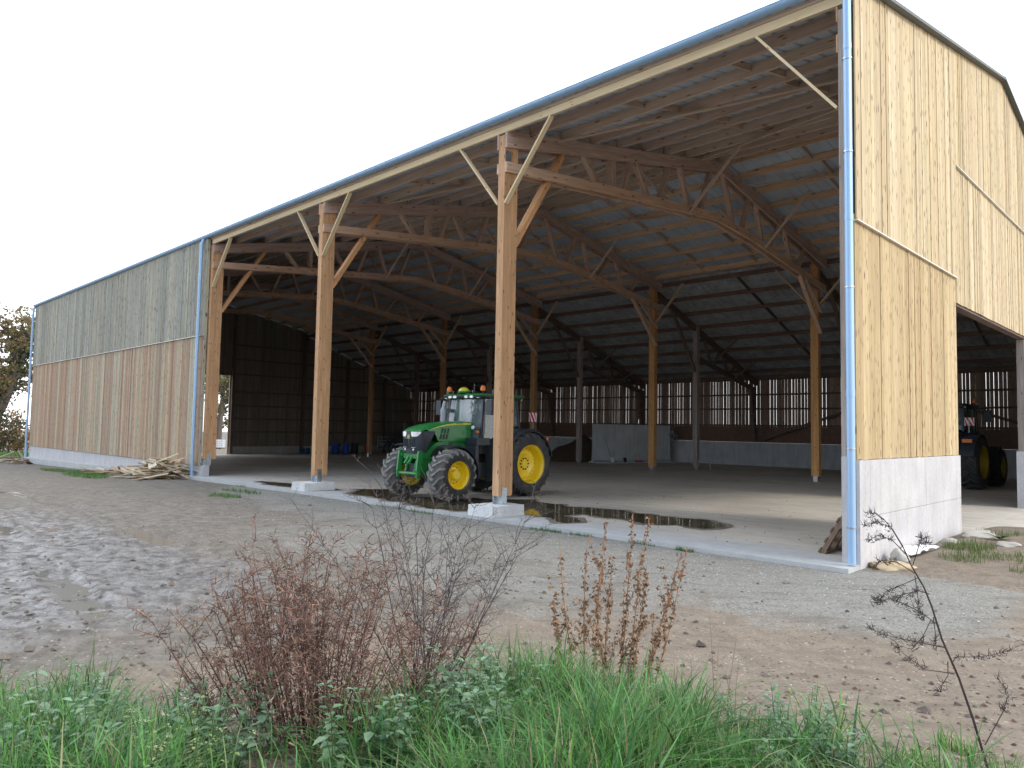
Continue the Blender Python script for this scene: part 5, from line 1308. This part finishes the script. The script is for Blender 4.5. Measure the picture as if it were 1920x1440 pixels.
side_tuft(4.7, -1.95, 'low dark heap of dead stalks in the gap of the grass left of the shrub', 26, .26, 0., ((.11, .065, .05), (.15, .09, .065), (.08, .055, .045)))
side_tuft(4.35, -1.7, 'flattened brown dead stalks in front of the low dark heap', 22, .22, .1, ((.13, .08, .06), (.17, .11, .075), (.09, .06, .05)))
side_tuft(3.9, -.72, 'broken brown stalks against the right foot of the red-brown shrub', 14, .42, .05)
def bare_shrub():
    x, y = W(4.55, -.50); e = empty('bare_shrub', (x, y, zg(x, y))); tag(e, 'bare grey twiggy shrub fanning out right of the red-brown one', 'bare shrub'); st = MB(); cu = MB()
    for i in range(20):
        lat = rng.uniform(-.5, .5); dep = rng.gauss(0, .15); pts = stemgrow(Vector((rng.gauss(0, .05), rng.gauss(0, .05), -.02)), Vector((RT.x*lat+FW.x*dep, RT.y*lat+FW.y*dep, 1)), rng.uniform(1.05, 1.5), 11, .045)
        c = jit((.10, .085, .09), .2); st.tube(pts, [.0055*(1-.8*k/11) for k in range(12)], 4, c, cap=False)
        for k in range(3, 12):
            for _ in range(rng.choice([1, 2, 2])):
                bp = stemgrow(pts[k], Vector((rng.gauss(0, .8)+RT.x*lat, rng.gauss(0, .8)+RT.y*lat, rng.uniform(.4, 1.4))), rng.uniform(.12, .36)*(1-.4*k/12), 6, .12); st.tube(bp, [.0024, .0022, .002, .0017, .0014, .0011, .0008], 3, c, cap=False)
                for q in bp[2:]:
                    if rng.random() < .75: curl(cu, q, rng.uniform(.015, .04), jit((.12, .09, .085), .25))
                    if rng.random() < .35:
                        b2 = stemgrow(q, Vector((rng.gauss(0, 1), rng.gauss(0, 1), rng.uniform(.2, 1))), rng.uniform(.05, .12), 3, .2); st.tube(b2, [.0014, .0012, .001, .0007], 3, c, cap=False); curl(cu, b2[-1], .025, jit((.13, .09, .08), .2))
    st.build('twig', M['dry'], e, recalc=False); cu.build('dry_seeds_leaves', M['dry'], e, recalc=False)  # curls are dry seed pods and leaves on the twigs
bare_shrub()
def dock(d_, s_, h, lean, label):
    h *= 1.0 if h > 1.3 else 1.16
    x, y = W(d_, s_); e = empty('dock_stalk', (x, y, zg(x, y))); tag(e, label, 'dock stalk', 'dried dock stalks right of centre'); st = MB(); sd = MB()
    pts = stemgrow(Vector((0, 0, -.02)), Vector((RT.x*lean+rng.gauss(0, .04), RT.y*lean+rng.gauss(0, .04), 1)), h, 10, .028)
    c = jit((.36, .22, .13), .15); st.tube(pts, [.0062*(1-.6*k/10) for k in range(11)], 5, c, cap=False)
    def seeds(p, r_, n_):
        for _ in range(n_):
            q = p+Vector((rng.gauss(0, r_), rng.gauss(0, r_), rng.gauss(0, r_*1.3))); s = rng.uniform(.005, .0105); b = len(sd.v)
            for k in range(3): sd.v.append(tuple(q+Vector((rng.gauss(0, s), rng.gauss(0, s), rng.gauss(0, s)))))
            sd.v.append(tuple(q+Vector((0, 0, s*1.5)))); cc = jit(rng.choice([(.27, .155, .09), (.20, .115, .065), (.34, .21, .125)]), .2)
            for f_ in ((0, 1, 2), (0, 1, 3), (1, 2, 3), (0, 2, 3)): sd.face([b+i for i in f_], None, cc)
    for k in range(3, 11):
        for j in range(3):
            p = pts[k-1].lerp(pts[k], j/3)
            if rng.random() < .85: seeds(p, .011, rng.randint(5, 9))
        if k < 9 and rng.random() < .6:
            bp = stemgrow(pts[k-1], Vector((rng.gauss(0, .6), rng.gauss(0, .6), 1.3)), rng.uniform(.14, .34), 5, .05); st.tube(bp, [.003, .0027, .0024, .002, .0016, .001], 4, c, cap=False)
            for q in bp[1:]: seeds(q, .009, rng.randint(5, 9))
    st.build('stem', M['dry'], e, recalc=False); sd.build('seed_sprays', M['dry'], e, recalc=False)
for a in ((5.3, .50, 1.02, -.05, 'leftmost tall dried dock stalk, its tip nodding over'), (5.25, .60, 1.12, .02, 'tall straight dried dock stalk, second from the left of the clump'), (5.3, .78, 1.36, .06, 'tallest dried dock stalk rising in the middle of the clump'), (5.22, .82, 1.15, .10, 'thick dried dock stalk leaning right beside the tallest one'),
          (5.3, .90, .98, .28, 'dried dock stalk leaning right, forked near its top'), (5.25, .98, 1.0, .34, 'dried dock stalk leaning furthest right at the edge of the clump'), (5.35, .42, .62, -.12, 'short dried dock stalk at the left edge of the clump'), (5.2, .70, .66, -.1, 'short dark dried dock stalk low in front of the clump'), (5.35, .56, .95, .0, 'slender dried dock stalk standing between the two left ones'), (5.3, .68, .9, .03, 'slender dried dock stalk left of the tallest one'), (5.28, .86, .85, .2, 'slender dried dock stalk right of the tallest one, leaning right'), (5.15, .93, .55, .12, 'small broken dried dock stalk low on the right of the clump')): dock(*a)
def mugwort():
    x, y = W(3.55, 2.26); z0 = zg(x, y); e = empty('bent_weed', (x, y, z0)); tag(e, 'tall black dead weed leaning left with drooping side sprays at lower right', 'dead weed'); st = MB(); sd = MB()
    def at(px, py, d_=3.6):
        yh = 780+(px+459)*.0208; s = (px-960)/1376*d_; zz = 2-(py-yh)/1376*d_*1.0; X, Y = W(d_, s); return Vector((X-x, Y-y, zz-z0))
    main = [at(1845, 1450), at(1815, 1345), at(1790, 1270), at(1760, 1200), at(1742, 1140), at(1728, 1105), at(1705, 1065), at(1690, 1030), at(1672, 1000), at(1655, 980), at(1640, 968)]
    C = (.065, .048, .045); st.tube(main, [.0062, .0057, .0052, .0047, .0042, .0037, .0032, .0027, .0022, .0016, .0012], 6, C, cap=False)
    def spray(pts, dens_=1.):
        pts = [p+Vector((0, 0, 0)) for p in pts]; st.tube(pts, [.0026-.0016*k/(len(pts)-1) for k in range(len(pts))], 4, C, cap=False)
        for a, b in zip(pts[len(pts)//3:], pts[len(pts)//3+1:]):
            for k in range(int(14*dens_)):
                q = a.lerp(b, rng.random())
                for _ in range(2): curl(sd, q+Vector((rng.gauss(0, .006), rng.gauss(0, .006), rng.gauss(-.006, .008))), rng.uniform(.018, .042), jit((.055, .04, .045), .25))
    for S in ([(1712, 1080), (1680, 1060), (1650, 1056), (1630, 1070)], [(1700, 1050), (1670, 1018), (1645, 1010), (1622, 1022)], [(1692, 1035), (1668, 995), (1640, 985), (1616, 995)], [(1655, 982), (1640, 970), (1622, 968)], [(1718, 1088), (1690, 1100), (1660, 1112), (1636, 1138)],
              [(1738, 1118), (1720, 1112), (1690, 1118), (1652, 1130), (1634, 1128)], [(1755, 1175), (1720, 1150), (1690, 1135), (1660, 1125)], [(1765, 1215), (1730, 1208), (1690, 1200), (1655, 1192), (1622, 1178)], [(1782, 1262), (1730, 1255), (1700, 1235), (1665, 1205)], [(1780, 1240), (1785, 1232), (1830, 1232), (1870, 1225), (1918, 1206)],
              [(1712, 1085), (1715, 1110), (1720, 1150), (1726, 1165)], [(1745, 1160), (1748, 1190), (1749, 1222)], [(1740, 1165), (1725, 1195), (1702, 1220)], [(1770, 1240), (1770, 1265), (1752, 1292)], [(1708, 1066), (1720, 1030), (1727, 1010), (1736, 1024)], [(1835, 1390), (1870, 1330), (1880, 1300), (1862, 1270)]):
        spray([at(*p, 3.6+rng.uniform(-.08, .08)) for p in S])
    st.build('stem', M['dry'], e, recalc=False); sd.build('dry_seeds_leaves', M['dry'], e, recalc=False)
mugwort()
# ---- leafy weeds
def weed(d_, s_, h, label, n_=8, cols=((.14, .24, .13), (.10, .19, .10), (.19, .29, .18)), leaf=.056, flowers=.5):
    h *= 1.3; n_ = int(n_*1.4)
    x, y = W(d_, s_); e = empty('leafy_weed', (x, y, zg(x, y))); tag(e, label, 'weed', 'leafy weeds in the foreground'); st = MB(); lf = MB(); fl = MB()
    for i in range(n_):
        p = Vector((rng.gauss(0, .10), rng.gauss(0, .10), -.02)); pts = stemgrow(p, Vector((rng.gauss(0, .35), rng.gauss(0, .35), 1)), h*rng.uniform(.6, 1.1), 7, .07)
        st.tube(pts, [.004*(1-.6*k/7) for k in range(8)], 4, (.10, .16, .07), cap=False)
        for k in range(1, 8):
            a0 = rng.uniform(0, 6.28)
            for q in range(3 if k < 7 else 4):
                a = a0+q*(6.28/(3 if k < 7 else 4)); L = leaf*rng.uniform(.6, 1.25)*(1 if k < 6 else .7); d = Vector((math.cos(a), math.sin(a), rng.uniform(-.25, .5))).normalized(); w_ = Vector((-math.sin(a), math.cos(a), 0))*L*.36; up = Vector((0, 0, L*.10))
                o_ = pts[k]+d*L*.25; b = len(lf.v)
                lf.v += [tuple(o_), tuple(o_+d*L*.4+w_+up), tuple(o_+d*L*.45), tuple(o_+d*L*.4-w_+up), tuple(o_+d*L*.8+w_*.6+up*.4), tuple(o_+d*L*.8-w_*.6+up*.4), tuple(o_+d*L*1.1-up*1.2)]
                c = jit(rng.choice(cols), .2)
                for f_ in ((0, 2, 1), (0, 3, 2), (1, 2, 4), (2, 3, 5), (2, 5, 6), (2, 6, 4)): lf.face([b+i_ for i_ in f_], None, c)
        if rng.random() < flowers:
            for _ in range(3): 
                q = pts[-1]+Vector((rng.gauss(0, .02), rng.gauss(0, .02), rng.gauss(.0, .012))); curl(fl, q, .012, (.75, .75, .7)); curl(fl, q, .012, (.75, .75, .7))
    st.build('stem', M['leaf'], e, recalc=False); lf.build('foliage', M['leaf'], e, recalc=False)
    if fl.v: fl.build('blossoms', M['leaf'], e, recalc=False)
for a in ((3.45, -.62, .34, 'pale-leaved weed with tiny white flowers at the bottom, below the red-brown shrub'), (3.6, -.22, .42, 'big leafy weed with white flowers at the bottom, left of the tall grass'), (4.1, -.20, .42, 'bushy weed between the black drain pipe and the tall grass'), (4.35, -.05, .36, 'leafy weed at the left edge of the tall grass, behind the bushy one'), (4.4, -.48, .32, 'small leafy weed in front of the black drain pipe'),
          (3.6, -1.35, .30, 'leafy weed at the left foot of the red-brown shrub'), (3.9, -1.75, .34, 'grey-green weed in the grass well left of the red-brown shrub'), (3.6, -2.2, .36, 'dark leafy weed at the lower left edge, lower of two'), (4.3, -2.55, .34, 'leafy weed near the left edge beside bright grass'), (3.3, -1.95, .3, 'low leafy weed at the bottom left corner'), (4.5, 1.05, .22, 'low green weed at the right end of the tall grass'), (4.2, 1.65, .26, 'loose green weed on bare earth right of the tall grass'), (3.7, 1.45, .24, 'dark green weed at the bottom right of centre')): weed(*a)
weed(3.35, -1.45, .30, 'yellow-green feathery weed at the bottom left of the red-brown shrub', 14, ((.30, .36, .14), (.24, .32, .12), (.36, .40, .2)), .022, .3)
weed(4.55, 1.95, .28, 'yellow-green bushy weed on the bare earth at lower right', 10, ((.26, .36, .12), (.2, .3, .09)), .024, .2)
# broad-leaved plant by the gable opening
e = empty('broad_leaf_plant', (.95, 4.45, zg(.95, 4.45))); tag(e, 'broad-leaved green plant on the earth by the gable opening', 'plant'); mb = MB()
for i in range(9):
    a = rng.uniform(0, 6.28); L = rng.uniform(.2, .36); d = Vector((math.cos(a), math.sin(a), .6)).normalized(); w_ = Vector((-math.sin(a), math.cos(a), 0))*L*.24; b = len(mb.v)
    mb.v += [(0, 0, 0), tuple(d*L*.5+w_), tuple(d*L*.5), tuple(d*L*.5-w_), tuple(d*L-Vector((0, 0, L*.25)))]; c = jit((.06, .13, .035), .2)
    for f_ in ((0, 2, 1), (0, 3, 2), (1, 2, 4), (2, 3, 4)): mb.face([b+i_ for i_ in f_], None, c)
mb.build('foliage', M['leaf'], e, recalc=False)
weed(12.6, 6.15, .16, 'dark creeping weed beside the sandstone block at the gable corner', 14, ((.06, .11, .06), (.08, .14, .07)), .04, 0)
weed(13.0, 6.45, .15, 'low bluish weed right of the rounded stone by the gable wall', 12, ((.08, .14, .08), (.1, .17, .08)), .04, .1)
# thin tall green and straw stalks
def reed(d_, s_, h, lean, c, label, head=None):
    x, y = W(d_, s_); e = empty('grass_stalk', (x, y, zg(x, y))); tag(e, label, 'stalk', 'single tall stalks in the foreground'); mb = MB(); pts = stemgrow(Vector((0, 0, -.02)), Vector((RT.x*lean, RT.y*lean, 1)), h, 8, .03); mb.tube(pts, [.0035*(1-.7*k/8) for k in range(9)], 4, c, cap=False); mb.build('stem', M['leaf'], e, recalc=False)
    if head:
        mb = MB()
        for _ in range(26 if head != 'yellow' else 10):
            r_ = .045 if head == 'umbel' else .010; q = pts[-1]+Vector((rng.gauss(0, r_), rng.gauss(0, r_), rng.gauss(0, .006))); curl(mb, q, .016, (.66, .68, .58) if head == 'umbel' else (.75, .5, .03))
        mb.build('blossoms', M['leaf'], e, recalc=False)
reed(3.9, -1.78, .75, .25, (.09, .22, .07), 'long green stalk leaning right in the grass left of the shrub'); reed(4.7, -2.55, .55, .03, (.10, .19, .07), 'thin upright green stalk near the left, taller of a pair'); reed(4.7, -2.50, .46, .05, (.10, .19, .07), 'thin upright green stalk near the left, shorter of a pair')
reed(5.3, -2.95, .62, .12, (.2, .22, .12), 'thin stalk carrying one yellow flower over the mud at left', 'yellow')
reed(5.1, 1.55, .40, .05, (.2, .27, .13), 'pale stalk with a flat white flower head right of the dock stalks', 'umbel'); reed(4.9, 1.22, .42, -.05, (.2, .27, .13), 'pale stalk with a white flower head just right of the tall grass', 'umbel'); reed(4.7, 2.55, .22, .03, (.2, .27, .13), 'short stalk with a white flower head at lower right', 'umbel')
reed(5.4, 1.5, .72, -.08, (.25, .17, .12), 'bare brown stalk standing alone right of the dock stalks'); reed(4.6, 1.35, .62, .0, (.3, .24, .14), 'straw stalk at the right end of the tall grass'); reed(4.2, 1.15, .58, .05, (.32, .26, .15), 'straw stalk rising in front of the tall grass, right of centre')
reed(3.7, .95, .35, .5, (.40, .31, .2), 'bent straw stalk lying across the grass at the bottom right'); reed(4.5, -3.0, .42, .05, (.3, .2, .16), 'dry pinkish stalk in the weeds at the far left edge')

# ---- trees and bushes beyond the barn
def leafcloud(mb, c, r_, n_, s, cols):
    for _ in range(n_):
        v = Vector((rng.gauss(0, 1), rng.gauss(0, 1), rng.gauss(0, 1))).normalized()*r_*rng.random()**.45; p = c+Vector((v.x, v.y, v.z*.75)); d = Vector((rng.gauss(0, 1), rng.gauss(0, 1), rng.gauss(0, 1))).normalized(); q = d.orthogonal().normalized()
        L = s*rng.uniform(.6, 1.3); b = len(mb.v); mb.v += [tuple(p-d*L*.5), tuple(p+q*L*.3), tuple(p+d*L*.5), tuple(p-q*L*.3)]; mb.face((b, b+1, b+2, b+3), None, jit(rng.choice(cols), .25))
def tree(name, label, pts, rad, boughs, cols, leaf, n_, cat='tree', ivy=False, spread=1.2):
    x, y = pts[0][0], pts[0][1]; z0 = zg(x, y); e = empty(name, (x, y, z0)); tag(e, label, cat); O = Vector((x, y, z0)); P = [Vector(p)-O for p in pts]
    mb = MB(); mb.tube(P, [rad*(1-.6*k/(len(P)-1)) for k in range(len(P))], 9); lf = MB(); tips = []
    for i in range(boughs):
        k = rng.uniform(.3, 1)*(len(P)-1); j = min(len(P)-2, int(k)); p = P[j].lerp(P[j+1], k-j); d = Vector((rng.gauss(0, 1), rng.gauss(0, 1), rng.uniform(.1, 1.2))).normalized(); bp = stemgrow(p, d, rng.uniform(2.5, 5.5)*spread, 6, .25); mb.tube(bp, [rad*.28*(1-.85*q/6) for q in range(7)], 5, cap=False)
        for q in bp[2:]:
            for _ in range(2):
                b2 = stemgrow(q, Vector((rng.gauss(0, 1), rng.gauss(0, 1), rng.gauss(.2, .8))), rng.uniform(.8, 2.0)*spread, 4, .3); mb.tube(b2, [rad*.08, rad*.07, rad*.05, rad*.03, rad*.015], 4, cap=False); tips += b2[1:]
    for _ in range(n_):
        leafcloud(lf, rng.choice(tips), .55*spread, 9, leaf, cols)
    mb.build('trunk', M['bark'], e, recalc=False); lf.build('crown', M['oakleaf'], e, recalc=False)
    if ivy:
        iv = MB()
        for a, b in zip(P, P[1:]):
            for k in range(70): leafcloud(iv, a.lerp(b, rng.random()), rad*1.35, 8, .28, [(.03, .06, .022), (.04, .075, .03), (.02, .045, .02)])
        iv.build('ivy', M['bush'], e, recalc=False)
OAK = [(.20, .17, .08), (.15, .17, .07), (.25, .17, .09), (.14, .13, .06), (.28, .18, .09)]
tree('oak_tree', 'ivy-clad oak leaning right beyond the far left corner of the barn', [(-84.5, 2.3, -1.3), (-83.2, 3.3, 1.0), (-82.2, 4.2, 3.4), (-80.9, 5.1, 6.9), (-80.2, 5.4, 8.6), (-79.9, 5.9, 9.8)], .85, 15, OAK, .36, 430, ivy=True, spread=.95)
tree('oak_tree', 'autumn oak with thin brown leaves at the left edge behind the leaning one', [(-92, -.5, -1.4), (-91.5, 0, 4), (-91, .2, 9), (-91, .4, 12)], .5, 14, OAK+[(.2, .13, .07)], .36, 380, spread=1.25)
tree('oak_tree', 'leafy tree seen through the far doorway of the barn', [(-101.5, 34.5, -1.6), (-101, 34.6, 4), (-100.5, 34.8, 9)], .5, 22, [(.16, .17, .07), (.2, .16, .08), (.12, .14, .06)], .4, 480)
tree('oak_tree', 'tall oak standing behind the viewpoint, seen only as a reflection in the windscreen', [(-31, -30, -.2), (-30.5, -30, 4), (-30, -30.4, 8), (-29.5, -30, 12)], .55, 18, OAK, .4, 420)
def bush(label, x, y, r_, h, cols, n_, leaf=.28):
    z0 = zg(x, y); e = empty('bush', (x, y, z0)); tag(e, label, 'bush', 'bushes left of the barn'); mb = MB(); lf = MB()
    for i in range(9):
        pts = stemgrow(Vector((rng.gauss(0, .3), rng.gauss(0, .3), 0)), Vector((rng.gauss(0, .5), rng.gauss(0, .5), 1)), h*.85, 5, .15); mb.tube(pts, [.06, .05, .04, .03, .02, .01], 4, cap=False)
        for q in pts[1:]: leafcloud(lf, q+Vector((rng.gauss(0, r_*.3), rng.gauss(0, r_*.3), 0)), r_*.42, n_, leaf, cols)
    mb.build('stem', M['bark'], e, recalc=False); lf.build('foliage', M['bush'], e, recalc=False)
bush('dark green bush at the left edge under the leaning oak', -74.5, .6, 2.2, 3.4, [(.05, .075, .03), (.07, .09, .04), (.10, .085, .05)], 50)
bush('brownish bush between the oak and the barn corner', -73.5, 2.6, 2.0, 3.8, [(.10, .09, .05), (.12, .095, .06), (.07, .075, .04)], 45)
bush('orange autumn bush close to the far left corner of the barn', -79, 4.9, 1.3, 4.6, [(.36, .18, .04), (.30, .17, .05), (.24, .16, .06)], 26)
bush('bright green low bush in front of the brownish one', -71.5, 1.2, .9, 1.3, [(.08, .16, .06), (.07, .13, .05)], 26)
bush('low tangled bush far left, half outside the picture', -76, -1.8, 2.2, 3.0, [(.08, .085, .045), (.10, .09, .05)], 40)
P = []
for _ in range(3500):
    x, y = rng.uniform(-74, -58), rng.uniform(-4, 4.5); P.append((x, y, zg(x, y)))
P1 = np.array(P); n = len(P1)
blades('verge_grass', P1, npr.uniform(.15, .4, n), npr.uniform(.04, .08, n), (.1, .7), [(.10, .22, .04), (.12, .25, .05)], 'green grass verge beyond the far left corner')
